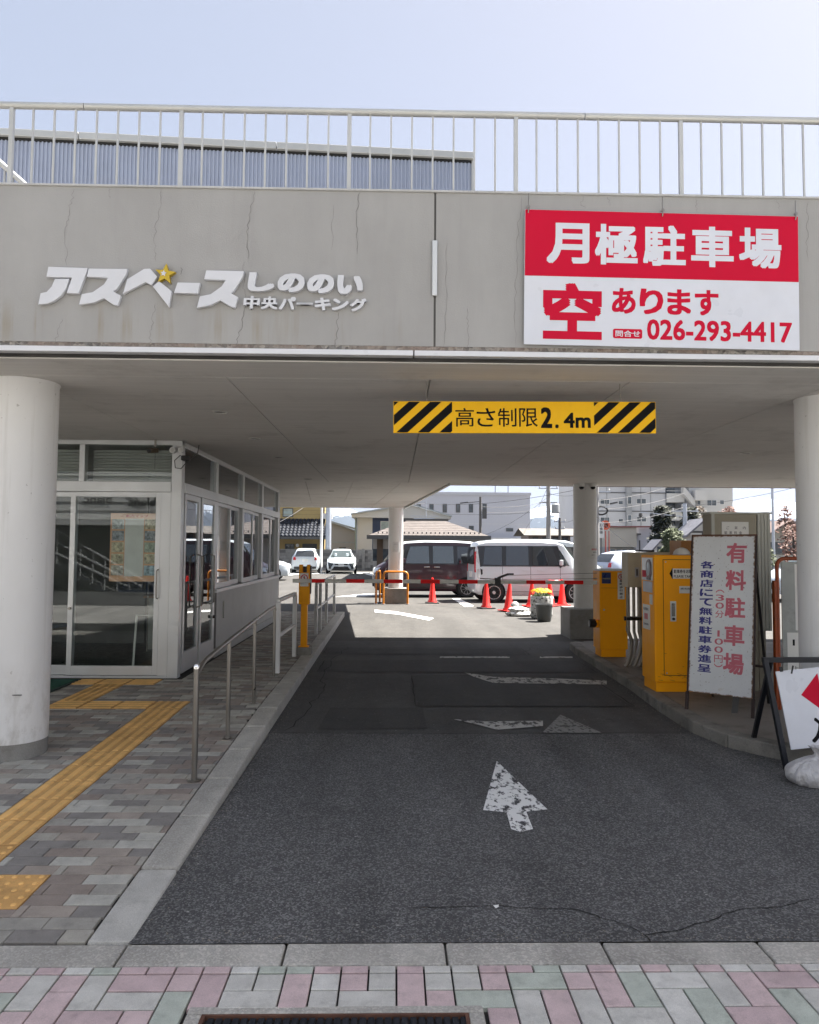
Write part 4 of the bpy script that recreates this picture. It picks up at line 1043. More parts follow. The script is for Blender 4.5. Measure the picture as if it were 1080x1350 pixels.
# junction box on pipes
jb = thing('junction_box', 'beige steel junction box standing on a bundle of grey conduit pipes', 'electrical box', (3.02, 8.75, ZB))
m_bei = M('beige_steel', srgb(196, 187, 165), .5, 0, .04, 2, dirt=.12)
B(-.205, .45, -.11, .13, .96, 1.385).build('box', m_bei, jb, bevel=.006)
B(-.12, -.075, -.118, -.111, 1.08, 1.2).build('latch', m_galv, jb); B(-.105, -.09, -.124, -.119, 1.10, 1.18).build('latch_slot', m_black, jb)
B(-.05, .14, -.05, .08, 1.386, 1.41).build('top_vent', m_black, jb)
m_pip = M('conduit_grey', srgb(150, 146, 138), .45, .2, .06, 4)
for i, x in enumerate((-.17, -.10, -.035, .03, .10, .16)):
    e = [(-.16), (-.12), (-.06), (0), (.06), (.19)][i]
    MB().tube([(x, 0, .958), (x, 0, .50), (x, 0, .42), (x*.6+e*.4+.04, 0, .30), (x*.4+e*.5, 0, .14), (e-.03, 0, .02), (e-.05, 0, 0)], .019 if i % 2 else .023, 12).build('conduit', m_pip, jb, smooth=50)
B(-.20, .19, -.035, -.026, .56, .595).build('pipe_clamp', m_black, jb); B(-.21, .2, .026, .035, .55, .6).build('pipe_clamp', m_black, jb)
B(.0, .10, .04, .09, 0, .955).build('support_channel', m_galv, jb)
# cardboard-coloured box behind the machine
ob = thing('payment_cabinet', 'tan steel payment cabinet standing behind the orange ticket machine', 'machine', (3.30, 8.15, ZB))
m_tan = M('tan_steel', srgb(178, 128, 76), .5, 0, .05, 2)
B(-.09, .30, -.15, .2, 0, 1.52).build('cabinet', m_tan, ob, bevel=.01); B(-.05, .26, -.157, -.151, .3, 1.2).build('door', m_tan, ob, bevel=.003); B(.2, .23, -.17, -.158, .75, .85).build('handle', m_black, ob)
dm = thing('white_dome_lamp', 'white dome lamp showing just above the ticket machine top', 'lamp', (2.98, 7.42, ZB+1.36))
MB().lathe([(.085, 0), (.08, .03), (.055, .06), (.02, .075), (.003, .078)], 24).build('dome', m_white, dm, smooth=60); MB().lathe([(.09, -.0), (.09, .006)], 24).build('rim', m_galv, dm)

# information cabinet behind the signboard
m_inf = M('info_grey', srgb(150, 144, 128), .55, 0, .06, 2, dirt=.2)
m_inf2 = M('info_lightgrey', srgb(172, 173, 166), .5, .1, .04, 2, dirt=.12)
ic = thing('information_cabinet', 'tall grey steel cabinet with a parking fee notice behind the white signboard', 'cabinet', (3.215, 7.25, ZB))
B(0, .47, .0, .20, 0, 1.78).build('cabinet', m_inf, ic, bevel=.006); B(-.01, .62, -.012, .21, 1.781, 1.80).build('top_plate', m_inf2, ic)
B(-.0, .03, -.02, -.001, .9, 1.78).build('frame_edge', m_inf2, ic); 
B(.11, .385, -.006, -.0012, 1.22, 1.70).build('notice_paper', m_paper, ic)
mb = MB()
for i, c in enumerate('ご案内'): text(mb, c, .155+.085*i, 1.625, .155+.085*i+.03, 1.655, fs_(-.0068), .01)
for i, c in enumerate('駐車料金'): text(mb, c, .135+.05*i, 1.575, .135+.05*i+.03, 1.605, fs_(-.0068), .02)
text(mb, '1時間~200円', .15, 1.515, .36, 1.54, fs_(-.0068), .01); mb.build('notice_lettering', M('ink_grey', (.10, .10, .11), .6), ic)
mb = MB(); text(mb, '30分 100円', .15, 1.45, .37, 1.485, fs_(-.0068), .015); mb.build('price_lettering', M('ink_rose', (.45, .16, .18), .6), ic)
for z in (1.52, 1.46): B(.05, .085, -.012, -.0012, z, z+.006).build('latch', m_black, ic); 
B(.41, .45, -.012, -.0012, 1.53, 1.536).build('latch', m_black, ic)
rbx = MB()
B(.475, .61, .0, .2, .60, 1.78).build('side_housing', m_inf2, ic)
for k in range(4): B(.480+.034*k, .498+.034*k, -.006, -.0005, .605, 1.775).build('housing_rib', m_inf2, ic)
B(.50, .57, .05, .18, 0, .599).build('side_leg', m_inf, ic)

# ------------------------------------------------------------------ rusty white signboard (A-stand)
def rust_white():
    m, b, p = base('rusty_white_enamel'); tc = b.new('TexCoord'); v = tc.outputs['Object']
    s = b.new('SeparateXYZ'); b.link(v, s.inputs[0])
    ex = b.math('MINIMUM', s.outputs[0], b.math('SUBTRACT', .53, s.outputs[0])); ez = b.math('MINIMUM', s.outputs[2], b.math('SUBTRACT', 1.40, s.outputs[2]))
    e = b.math('MINIMUM', ex, ez)
    n = b.noise(v, 30, 6, .7); edge = b.ramp(b.math('SUBTRACT', b.math('ADD', e, b.math('MULTIPLY', n, .045)), .021), .004, .013, (1, 1, 1), (0, 0, 0))
    spot = b.ramp(b.noise(v, 55, 3, .6), .655, .67)
    run = b.mix(1, b.ramp(b.noise(b.pos((1, 1, .2)), 22, 3, .6), .66, .70), (0, 0, 0), 'MULTIPLY')
    c = b.ramp(b.noise(v, 3, 4, .6), .3, .7, (.58, .60, .62), (.66, .68, .70))
    c = b.mix(b.ramp(b.noise(v, 6, 8, .7), .62, .70, (0, 0, 0), (.3,)*3), c, (.42, .36, .30))
    c = b.mix(spot, c, (.12, .08, .055)); c = b.mix(edge, c, (.16, .075, .035))
    b.link(c, p.inputs['Base Color']); p.inputs['Roughness'].default_value = .45
    return m
m_rw = rust_white()
sb = thing('parking_signboard', 'tall rusty white signboard with pink and blue hand-painted Japanese lettering on the island', 'signboard', (2.625, 6.43, ZB), -math.atan2(.33, .41))
tb_ = Matrix.Rotation(-R(8.5), 4, 'X')
W, H = .53, 1.40
bd = B(0, W, 0, .012, 0, H).build('board', m_rw, sb, bevel=.002)
bd.location = (0, 0, .155); bd.rotation_euler = (-R(8.5), 0, 0)
def fb(u, v, d): return (u, -.0009-d, v)
m_pk = M('paint_pink', srgb(186, 92, 108), .5, 0, .10, 14); m_bl = M('paint_blue', srgb(38, 38, 120), .5, 0, .08, 14)
for i, c in enumerate('有料駐車場'):
    mb = MB(); text(mb, c, .295-.002*i, 1.155-.242*i, .465-.002*i, 1.335-.242*i, fb, .05); mb.build('pink_character', m_pk, bd)
S_ = '各商店にて無料駐車券進呈'
for i, c in enumerate(S_):
    mb = MB(); text(mb, c, .075, 1.100-.0835*i, .190, 1.168-.0835*i, fb, .05); mb.build('blue_character', m_bl, bd)
for c, z, h in (('︵', .885, .03), ('3', .815, .055), ('0', .745, .055), ('分', .665, .065), ('1', .50, .055), ('0', .43, .055), ('0', .36, .055), ('円', .275, .065), ('︶', .235, .03)):
    mb = MB(); text(mb, c, .213 if c != '1' else .235, z, .285 if c != '1' else .255, z+h, fb, .012); mb.build('price_character', m_pk, bd)
mb = MB(); mb.box(-.012, -.0008, -.004, .026, -.12, H).box(W+.0008, W+.012, -.004, .026, -.12, H); 
mfr = M('frame_rust', (.045, .03, .028), .7, .3, .4, 12)
mb.build('side_frame', mfr, bd)
B(-.012, W+.012, -.003, .026, H+.001, H+.012).build('top_frame', m_rust, bd)
def leg(p, q, par, w=.026, m=None): return MB().bar(p, q, w, w*.8).build('leg', m or mfr, par)
tz = lambda z: (z-.155)*math.tan(R(8.5))
leg((-.006, -.03, 0), (-.006, .004, .155), sb); leg((W+.006, -.03, 0), (W+.006, .004, .155), sb)
leg((.02, .72, 0), (.02, .24, 1.44), sb, .022, m_black); leg((W-.02, .72, 0), (W-.02, .24, 1.44), sb, .022, m_black)
MB().bar((.02, .60, .35), (W-.02, .60, .35), .02).build('cross_bar', mfr, sb)
MB().bar((.40, .02, .19), (.36, .10, .0), .05, .012).build('ballast_strap', M('strap_grey', (.14, .14, .14), .6), sb)

# ------------------------------------------------------------------ orange-framed fee board behind the right column
fbd = thing('fee_board', 'grey fee board with paper price lists in an orange pipe frame behind the right column', 'signboard', (3.44, 6.42, ZB), R(-4))
m_of = M('frame_orange_rust', srgb(150, 66, 26), .5, 0, .2, 10, dirt=.4)
def arc(cx, cz, r, a0, a1, n=6): return [(cx+r*math.cos(R(a0+(a1-a0)*k/n)), 0, cz+r*math.sin(R(a0+(a1-a0)*k/n))) for k in range(n+1)]
MB().tube([(0, 0, 0), (0, 0, 1.27)]+arc(.07, 1.27, .07, 180, 90)+[(.72, 0, 1.34)]+arc(.72, 1.27, .07, 90, 0)+[(.79, 0, 0)], .017, 10).build('pipe_frame', m_of, fbd, smooth=50)
for x in (0, .79): B(x-.035, x-.016 if x == 0 else x+.035, -.025, .025, .0, 1.14).build('outer_post', m_of, fbd) if x == 0 else None
B(.035, .755, -.008, .006, .25, 1.31).build('board', M('board_grey', srgb(158, 162, 160), .6, .1, .12, 5, dirt=.35), fbd, bevel=.003)
B(.15, .62, -.0105, -.0085, .70, 1.29).build('paper', m_paper, fbd); B(.075, .72, -.0105, -.0085, .30, .68).build('paper', m_paper, fbd)
mb = MB(); text(mb, '夜間割引', .18, 1.17, .58, 1.24, fs_(-.011), .03); text(mb, '2', .17, .42, .23, .50, fs_(-.011), .02); text(mb, '00円', .26, .42, .45, .50, fs_(-.011), .02); mb.build('red_lettering', m_red, fbd)
mb = MB(); text(mb, '18:00~', .20, 1.12, .4, 1.14, fs_(-.011), 0); text(mb, '1', .20, 1.03, .22, 1.09, fs_(-.011), .01); text(mb, '回', .28, 1.03, .36, 1.09, fs_(-.011), .02)
text(mb, '200', .21, .86, .50, .98, fs_(-.011), .035); text(mb, '1', .12, .565, .14, .62, fs_(-.011), .04); text(mb, '日', .20, .56, .26, .62, fs_(-.011), .06); text(mb, '上限', .32, .56, .46, .62, fs_(-.011), .05)
text(mb, '上限の無い料金です', .12, .345, .60, .385, fs_(-.011), .02); mb.build('black_lettering', m_ink, fbd)

# ------------------------------------------------------------------ entry board with sandbag
eb = thing('entry_signboard', 'white entrance signboard with a red arrow in a black steel stand at the right edge', 'signboard', (2.72, 5.0, 0), R(0))
m_fk = M('frame_black', (.02, .022, .028), .45, .4)
tl = (-.075, .12, .73); bl_ = (0, 0, 0); w2 = .62
MB().bar(bl_, tl, .034).build('leg', m_fk, eb, bevel=.003); MB().bar((w2, 0, 0), (w2-.0, .12, .73), .034).build('leg', m_fk, eb, bevel=.003)
MB().bar((tl[0]-.017, tl[1], tl[2]+.0), (w2+.017, .12, .735), .034, .036).build('top_bar', m_fk, eb, bevel=.003)
for x in (.0, w2): leg((x, .45, ZB), (x-.03, .13, .72), eb, .03, m_fk)
eboard = MB(); eboard.box(0, .52, -.006, .004, 0, .53); eo = eboard.build('board', m_sw, eb, bevel=.002)
eo.location = (.03, -.005, .135); eo.rotation_euler = (-R(9), -R(6.0), 0)
B(.03, .05, -.012, -.0062, .525, .56).build('board_clip', m_black, eo)
MB().prism([(.145, .355), (.29, .49), (.29, .42), (.47, .42), (.47, .29), (.29, .29), (.29, .22)], -.0074, -.0062, 'xz').build('red_arrow', m_red, eo)
for i, c in enumerate('入口'):
    mb = MB(); text(mb, c, .155+.19*i, .03, .32+.19*i, .195, lambda u, v, d: (u, -.0075-d, v), .04); mb.build('black_character', m_ink, eo)
MB().bar((.06, .0, .71), (.045, -.005, .655), .008).build('wire_tie', m_black, eb)
def interp2(y):
    P_ = sorted((b, a) for a, b in OUT[1:7]); return interp(P_, y)
def interp(P, x):
    if x <= P[0][0]: return P[0][1]
    for (a, b), (c, d) in zip(P, P[1:]):
        if x <= c: return b+(d-b)*(x-a)/(c-a) if c > a else d
    return P[-1][1]
def blob(rx, ry, rz, seed, n=28, m=18, flat=.35, folds=7, amp=.06):
    rnd = random.Random(seed); ph = [rnd.uniform(0, 6.28) for _ in range(6)]; mb = MB(); vs = []
    for i in range(m+1):
        t = math.pi*i/m
        for k in range(n):
            a = 2*math.pi*k/n
            f = 1+amp*math.sin(folds*a+ph[0]+2*t)*math.sin(t)+amp*.6*math.sin((folds*2-3)*a+ph[1])+amp*.5*math.sin(3*t+ph[2]+2*a)
            x, y, z = math.sin(t)*math.cos(a)*rx*f, math.sin(t)*math.sin(a)*ry*f, math.cos(t)*rz
            if z < -rz*flat: z = -rz*flat
            if i < m*.3: q = (1-i/(m*.3)); z += .12*rz*q; x *= 1-.5*q*0
            vs.append((x, y, z+rz*flat))
    mb.add(vs, [(i*n+k, i*n+(k+1) % n, (i+1)*n+(k+1) % n, (i+1)*n+k) for i in range(m) for k in range(n)]); return mb
def cloth_mat(name, c, bs=18):
    m, b, p = base(name); v = b.pos(); b.link(b.ramp(b.noise(v, 9, 5, .6), .3, .7, tuple(x*.8 for x in c), c), p.inputs['Base Color']); p.inputs['Roughness'].default_value = .5
    bp = b.new('Bump'); bp.inputs['Distance'].default_value = .05; bp.inputs['Strength'].default_value = .8
    b.link(b.noise(b.pos((1, 1, .6)), bs, 4, .55), bp.inputs['Height']); b.link(bp.outputs[0], p.inputs['Normal']); return m
m_bag = cloth_mat('sandbag_cloth', (.62, .61, .62))
sk = thing('sandbag', 'white tied sandbag lying on the foot of the entry signboard', 'sandbag', (2.79, 4.72, 0), R(10))
blob(.225, .15, .105, 5, 72, 36, .55, 11, .045).build('sack', m_bag, sk, smooth=80)
nk = MB(); n = 24; vs = []
for j, (r_, z) in enumerate(((.055, .155), (.022, .175), (.014, .19), (.028, .215), (.045, .232))):
    for k in range(n): a = 2*math.pi*k/n; rr = r_*(1+.28*math.sin(7*a+j)); vs.append((rr*math.cos(a)-.02, rr*math.sin(a), z))
nk.add(vs, [(i*n+k, i*n+(k+1) % n, (i+1)*n+(k+1) % n, (i+1)*n+k) for i in range(4) for k in range(n)]); nk.build('tied_neck', m_bag, sk, smooth=80)

# grit and small stones gathered along the kerbs
gr = MB(); rg = random.Random(12)
for k in range(900):
    if k % 3 == 0: yy = rg.uniform(2.9, 11); xx = KO(yy)+abs(rg.gauss(0, .05))+.008; zz = .002
    elif k % 3 == 1: yy = rg.uniform(5.9, 10.8); xx = interp2(yy)-abs(rg.gauss(0, .06))-.01; zz = .002
    else: xx = rg.uniform(-.95, 2.6); yy = 2.84+abs(rg.gauss(0, .05)); zz = .002
    q = rg.uniform(.0015, .005); a = rg.uniform(0, 6.28)
    P4 = [(xx+q*math.cos(a+t), yy+q*math.sin(a+t), zz) for t in (0, 1.7, 3.3, 4.9)]
    gr.add(P4+[(xx, yy, zz+q*.9)], [(0, 1, 4), (1, 2, 4), (2, 3, 4), (3, 0, 4)])
tag(gr.build('grit', asphalt('grit_stone', (.22, .20, .17), (.4, .38, .34), .6), flip=False), 'pale grit and small stones gathered along the kerb edges of the driveway', 'grit', kind='stuff')

# ------------------------------------------------------------------ cones, planter, sacks, guards
m_cone = M('cone_red', srgb(236, 34, 26), .45, 0, .05, 6); m_cb = M('cone_base_black', (.03, .03, .03), .8)
def cone(label, x, y, rz=0, tilt=0, blackbase=False, src=None):
    t = thing('traffic_cone', label, 'traffic cone', (x, y, 0), rz, 'red traffic cones in the car park')
    t.rotation_euler = (0, tilt, rz)
    B(-.19, .19, -.19, .19, 0, .028).build('base', m_cb if blackbase else m_cone, t, bevel=.012)
    MB().lathe([(.135, .029), (.128, .06), (.105, .085), (.032, .685), (.030, .70), (.018, .705)], 28).build('cone_body', m_cone, t, smooth=50)
    return t
def gx(px, py): p = G(px, py); return p.x, p.y
cone('red cone with black base in front of the dark van, nearest the far column', *gx(570, 795), blackbase=True)
cone('red cone with black base before the white van rear wheel', *gx(641, 802), blackbase=True, rz=.3)
cone('red cone with red base leaning beside the white sacks', *gx(670, 806), rz=.5, tilt=R(4))
cone('red cone partly hidden behind the left side of the flower planter', *gx(700, 800), rz=.2, tilt=R(3))
cone('red cone directly behind the flower planter', *gx(712, 793), rz=.1)
cone('red cone between the planter and the rightmost cone', *gx(726, 799), rz=.4, tilt=-R(3))
cone('rightmost red cone, beside the round column', *gx(741, 798), rz=.1)
def cbar(label, a, b, z=.66):
    t = thing('cone_bar', label, 'cone bar', ((a[0]+b[0])/2, (a[1]+b[1])/2, 0), 0, 'striped bars between cones'); c = Vector(((a[0]+b[0])/2, (a[1]+b[1])/2, 0))
    A_ = Vector((a[0], a[1], z))-c; B_ = Vector((b[0], b[1], z))-c; n = 8
    for k in range(n):
        p = A_+(B_-A_)*(k/n); q = A_+(B_-A_)*((k+.97)/n); MB().tube([p, q], .017, 8).build('stripe', m_br if k % 2 else m_white, t, smooth=50)
cbar('red and white bar running left from the cone before the white van', gx(584, 797), gx(638, 802), .64); cbar('pale striped bar on the cones behind the planter', gx(701, 799), gx(741, 797), .66)
m_sack = cloth_mat('planter_sack', (.42, .42, .39), 26)
def sack_mat():
    m, b, p = base('printed_sack'); v = b.pos(); n = b.noise(v, 14, 4, .7)
    c = b.ramp(n, .42, .5, (.5, .5, .48), (.62, .62, .60)); c = b.mix(b.ramp(b.noise(v, 20, 3, .5), .56, .6), c, (.10, .10, .09)); b.link(c, p.inputs['Base Color'])
    bp = b.new('Bump'); bp.inputs['Distance'].default_value = .02; b.link(b.noise(v, 25, 4), bp.inputs['Height']); b.link(bp.outputs[0], p.inputs['Normal']); return m
m_ps = sack_mat()
x, y = gx(714, 815)
fp = thing('flower_planter', 'sack-wrapped planter full of yellow flowers behind the grey bucket', 'planter', (x, y, 0))
mb = MB(); n = 40; vs = []
for j, (r_, z) in enumerate(((.20, 0), (.235, .04), (.235, .2), (.24, .40), (.245, .47), (.235, .49), (.21, .47))):
    for k in range(n): a = 2*math.pi*k/n; rr = r_*(1+.045*math.sin(11*a+j*.8)+.03*math.sin(5*a-j)); vs.append((rr*math.cos(a), rr*math.sin(a), z))
mb.add(vs, [(i*n+k, i*n+(k+1) % n, (i+1)*n+(k+1) % n, (i+1)*n+k) for i in range(6) for k in range(n)]); mb.build('wrapped_pot', m_ps, fp, smooth=80)
MB().lathe([(.001, .455), (.21, .455)], 20).build('soil', M('soil', (.05, .035, .025), .95), fp)
m_fl = M('flower_yellow', (.85, .55, .01), .6, 0, .15, 60); m_lf = M('flower_leaf', (.05, .10, .02), .6, 0, .3, 40)
lf = MB(); fl = MB(); rnd = random.Random(3)
for k in range(420):
    a = rnd.uniform(0, 6.28); rr = .22*math.sqrt(rnd.random()); z = .47+rnd.random()*.10*(1-rr*2); c = Vector((rr*math.cos(a), rr*math.sin(a), z)); d = Vector((rnd.gauss(0, 1), rnd.gauss(0, 1), rnd.gauss(0, 1))).normalized(); e = d.orthogonal().normalized()
    lf.flat([c-d*.025, c+e*.010, c+d*.025, c-e*.010])
for k in range(230):
    a = rnd.uniform(0, 6.28); rr = .23*math.sqrt(rnd.random()); z = .55+.09*math.sqrt(max(0, 1-(rr/.24)**2))+rnd.uniform(-.02, .02); nrm = Vector((math.cos(a)*rr*3, math.sin(a)*rr*3, .6)).normalized(); u = nrm.orthogonal().normalized(); v = nrm.cross(u); c = Vector((rr*math.cos(a), rr*math.sin(a), z)); q = rnd.uniform(.016, .024)
    fl.add([c+nrm*.008]+[c+(u*math.cos(t*math.pi/4)+v*math.sin(t*math.pi/4))*q*(1 if t % 2 else .8) for t in range(8)], [(0, 1+t, 1+(t+1) % 8) for t in range(8)])
lf.build('leaves', m_lf, fp, kind='stuff', flip=False); fl.build('yellow_flowers', m_fl, fp, kind='stuff', flip=False)
x, y = gx(717.5, 819)
bk = thing('bucket', 'grey plastic bucket with a rim standing before the flower planter', 'bucket', (x, y, 0))
m_bk = M('bucket_grey', (.085, .092, .092), .45, 0, .05, 6)
MB().lathe([(.135, 0), (.145, .02), (.178, .33), (.192, .335), (.192, .36), (.178, .362), (.172, .36), (.14, .03), (.001, .025)], 36).build('shell', m_bk, bk, smooth=40)
x, y = gx(685, 812)
for i, (dx, dy, dz, rx, ry, rz_, l) in enumerate(((0, 0, 0, .30, .2, .085, 'white printed sack lying flat at the bottom of the pile'), (-.03, .02, .105, .22, .17, .07, 'crumpled white sack on top of the lower sack'), (-.09, .1, .2, .09, .08, .075, 'small upright knotted sack end on top of the pile'), (.33, .1, 0, .12, .1, .05, 'small white sack between the pile and the planter'))):
    o = blob(rx, ry, rz_, 20+i, 32, 18, .5, 8, .07).build('sand_sack', m_ps, None, smooth=80, loc=(x+dx, y+dy, dz)); tag(o, l, 'sandbag', 'sacks by the planter')
def guard(label, x, y, rz):
    t = thing('pipe_guard', label, 'guard rail', (x, y, 0), rz, 'orange pipe guards round the far column')
    MB().tube([(-.33, 0, 0), (-.33, 0, .78)]+[(p[0]-.23-.0, 0, p[2]+.0) for p in arc(0, .78, .10, 180, 90)]+[(.23, 0, .88)]+[(p[0]+.23, 0, p[2]) for p in arc(0, .78, .10, 90, 0)]+[(.33, 0, 0)], .028, 12).build('bent_pipe', M('guard_orange', srgb(205, 125, 30), .4), t, smooth=60)
    for xx in (-.33, .33): MB().lathe([(.06, 0), (.06, .008)], 14, (xx, 0, 0)).build('foot_plate', m_galv, t)
guard('orange bent pipe guard in front of the far column base', .045, 19.72, 0); guard('orange bent pipe guard at the left side of the far column base', -.44, 20.15, R(82))

# ------------------------------------------------------------------ vehicles
def car_paint(name, c, coat=.6, metal=0, rough=.35):
    if name in MATS: return MATS[name]
    m, b, p = base(name); v = b.pos(); b.link(b.ramp(b.noise(v, 1.5, 4), .3, .7, tuple(x*.94 for x in c), c), p.inputs['Base Color'])
    p.inputs['Metallic'].default_value = metal; p.inputs['Roughness'].default_value = rough; p.inputs['Coat Weight'].default_value = coat; p.inputs['Coat Roughness'].default_value = .04
    return m
m_cg = glass('car_glass', (.45, .55, .52), .14, .86, dark=(.05, .065, .06)); m_cgd = glass('car_glass_dark', (.12, .14, .14), .10, .94, dark=(.018, .02, .021))
m_chr = M('chrome', (.8, .8, .8), .12, 1.0, .02); m_lamp = M('lamp_clear', (.75, .78, .8), .1, .4, .2, 30); m_tail = M('lamp_red', (.45, .01, .015), .2)
m_tyre = M('tyre', (.014, .014, .015), .75, 0, .1, 30); m_rim = M('alloy', (.55, .56, .58), .3, .7); m_well = M('wheel_well', (.006, .006, .006), .95); m_plate = M('number_plate', (.7, .72, .7), .4)
m_int = M('cabin_dark', (.03, .03, .032), .8); m_seam = M('panel_gap', (.02, .02, .02), .9)
WH = {}
def wheel_meshes(r, spokes):
    k = (r, spokes)
    if k in WH: return WH[k]
    ty = MB().lathe([(r*.66, -.075), (r*.93, -.085), (r, -.055), (r, .055), (r*.93, .085), (r*.66, .075)], 32, axis='y').mesh('tyre', m_tyre, 40)
    rm = MB(); rm.lathe([(r*.66, .07), (r*.68, .0), (r*.62, -.072), (r*.68, -.078), (r*.60, -.074), (r*.60, -.02), (.02, -.02)], 32, axis='y')
    for i in range(spokes):
        a = 2*math.pi*i/spokes; da = .13 if spokes > 6 else .2
        P_ = [(math.cos(a-da)*r*.14, math.sin(a-da)*r*.14), (math.cos(a-da*.75)*r*.62, math.sin(a-da*.75)*r*.62), (math.cos(a+da*.75)*r*.62, math.sin(a+da*.75)*r*.62), (math.cos(a+da)*r*.14, math.sin(a+da)*r*.14)]
        rm.prism(P_, -.075, -.050, 'xz')
    rm.lathe([(.05, -.078), (.05, -.05)], 14, axis='y')
    bk_ = MB().lathe([(r*.62, -.048), (r*.62, -.046)], 24, axis='y').mesh('brake_disc', m_int)
    WH[k] = (ty, rm.mesh('rim', m_rim, 35), bk_); return WH[k]
def interp(P, x):
    if x <= P[0][0]: return P[0][1]
    for (a, b), (c, d) in zip(P, P[1:]):
        if x <= c: return b+(d-b)*(x-a)/(c-a) if c > a else d
    return P[-1][1]
def car(name, label, cat, loc, rz, ST, paint, side, front, rear, wheels, wr, spokes, roofpaint=None, extras=None, group=None):
    """ST stations: x, zb, zbelt, ztop, wl, wb, wt (half widths); front at x=0 facing -x"""
    t = thing(name, label, cat, loc, rz, group)
    mb = MB(); n = len(ST); rings = []
    for (x, zb, ze, zt, wl, wb, wt) in ST:
        zr = max(ze+.01, zt-.05)
        h = [(wl*.9, zb), (wl, zb+.1), (wl+.005, (zb+ze)/2+.05), (wb, ze), (wt, zr), (wt*.9, zt-.005), (wt*.45, zt+.012)]
        ring = [(x, -y, z) for y, z in h]+[(x, y, z) for y, z in h[::-1]]; rings.append(ring)
    k = len(rings[0]); vs = [p for r in rings for p in r]; fs = []; mi = []
    for i in range(n-1):
        for j in range(k):
            fs.append((i*k+j, i*k+(j+1) % k, (i+1)*k+(j+1) % k, (i+1)*k+j))
            mi.append(1 if (roofpaint and j in (4, 5, 6, 7, 8) and ST[i][3] > 1.3 and ST[i+1][3] > 1.3) else 0)
    fs += [tuple(range(k)), tuple((n-1)*k+j for j in range(k))[::-1]]; mi += [0, 0]
    mb.v = vs; mb.f = fs; mb.mi = mi
    o = mb.build('body', [paint, roofpaint or paint], t, smooth=38)
    bl_ = [(s[0], s[2]) for s in ST]; tp = [(s[0], s[3]-.05) for s in ST]; WL = [(s[0], s[4]) for s in ST]; WB_ = [(s[0], s[5]) for s in ST]; WT = [(s[0], s[6]) for s in ST]; ZB_ = [(s[0], s[1]) for s in ST]
    def sy(x, z):
        zb, ze, zt = interp(ZB_, x), interp(bl_, x), interp(tp, x); zm = (zb+ze)/2+.05
        if z < zm: return interp(WL, x)+.004
        if z < ze: return interp(WL, x)+.005+(interp(WB_, x)-interp(WL, x)-.005)*(z-zm)/max(.01, ze-zm)
        return interp(WB_, x)+(interp(WT, x)-interp(WB_, x))*(z-ze)/max(.02, zt-ze)
    def grid(poly, nu=8, nv=3):
        if len(poly) != 4: return [tuple(poly)], None
        a, b_, c, d = [Vector(p) for p in poly]
        return [tuple((a.lerp(b_, i/nu)).lerp(d.lerp(c, i/nu), j/nv)) for j in range(nv+1) for i in range(nu+1)], (nu, nv)
    def panel(nm, m, poly, outer, inner):
        pts, g_ = grid(poly); mb = MB()
        if g_:
            nu, nv = g_; k_ = nu+1
            mb.add([outer(*p) for p in pts], [(j*k_+i, j*k_+i+1, (j+1)*k_+i+1, (j+1)*k_+i) for j in range(nv) for i in range(nu)])
            rim = [i for i in range(nu+1)]+[j*k_+nu for j in range(1, nv+1)]+[nv*k_+i for i in range(nu-1, -1, -1)]+[j*k_ for j in range(nv-1, 0, -1)]
            ip = [inner(*pts[r_]) for r_ in rim]; op = [outer(*pts[r_]) for r_ in rim]; q = len(rim)
            mb.add(op+ip, [(a, (a+1) % q, q+(a+1) % q, q+a) for a in range(q)])
        else:
            P_ = [outer(*p) for p in poly]; I_ = [inner(*p) for p in poly]; q = len(P_)
            mb.add(P_+I_, [tuple(range(q))]+[(a, (a+1) % q, q+(a+1) % q, q+a) for a in range(q)])
        mb.build(nm, m, t, smooth=50)
    for nm, m, poly, off in side:
        for s in (-1, 1):
            panel(nm, m, poly, lambda x, z: (x, s*(sy(x, z)+off), z), lambda x, z: (x, s*(sy(x, z)-.004), z))
    fr_ = []; 
    for s in ST:
        if not fr_ or s[3] > fr_[-1][0]: fr_.append((s[3]+.02, s[0]))
    L = ST[-1][0]; re_ = []
    for s in ST[::-1]:
        if not re_ or s[3] > re_[-1][0]: re_.append((s[3]+.02, s[0]))
    def fx(y, z, tab, sgn):
        x = interp(tab, z); S2 = ST if sgn < 0 else ST[::-1]
        pw = pxx = None
        for s in S2:
            wd_ = s[4] if z < s[2] else s[6]+(s[5]-s[6])*max(0, (s[3]-z))/max(.05, s[3]-s[2])
            if wd_ >= abs(y)-.01:
                xx = s[0] if pw is None or wd_-pw < 1e-4 else pxx+(s[0]-pxx)*max(0, min(1, (abs(y)-.01-pw)/(wd_-pw)))
                x = max(x, xx) if sgn < 0 else min(x, xx); break
            pw, pxx = wd_, s[0]
        return x
    for lst, tab, sgn in ((front, fr_, -1), (rear, re_, 1)):
        for nm, m, poly, off, mirror in lst:
            for s in ((-1, 1) if mirror else (1,)):
                panel(nm, m, poly, lambda y, z: (fx(y, z, tab, sgn)+sgn*off, s*y, z), lambda y, z: (fx(y, z, tab, sgn)-sgn*.02, s*y, z))
    ty, rm, bk_ = wheel_meshes(wr, spokes); wmax = max(s[4] for s in ST)
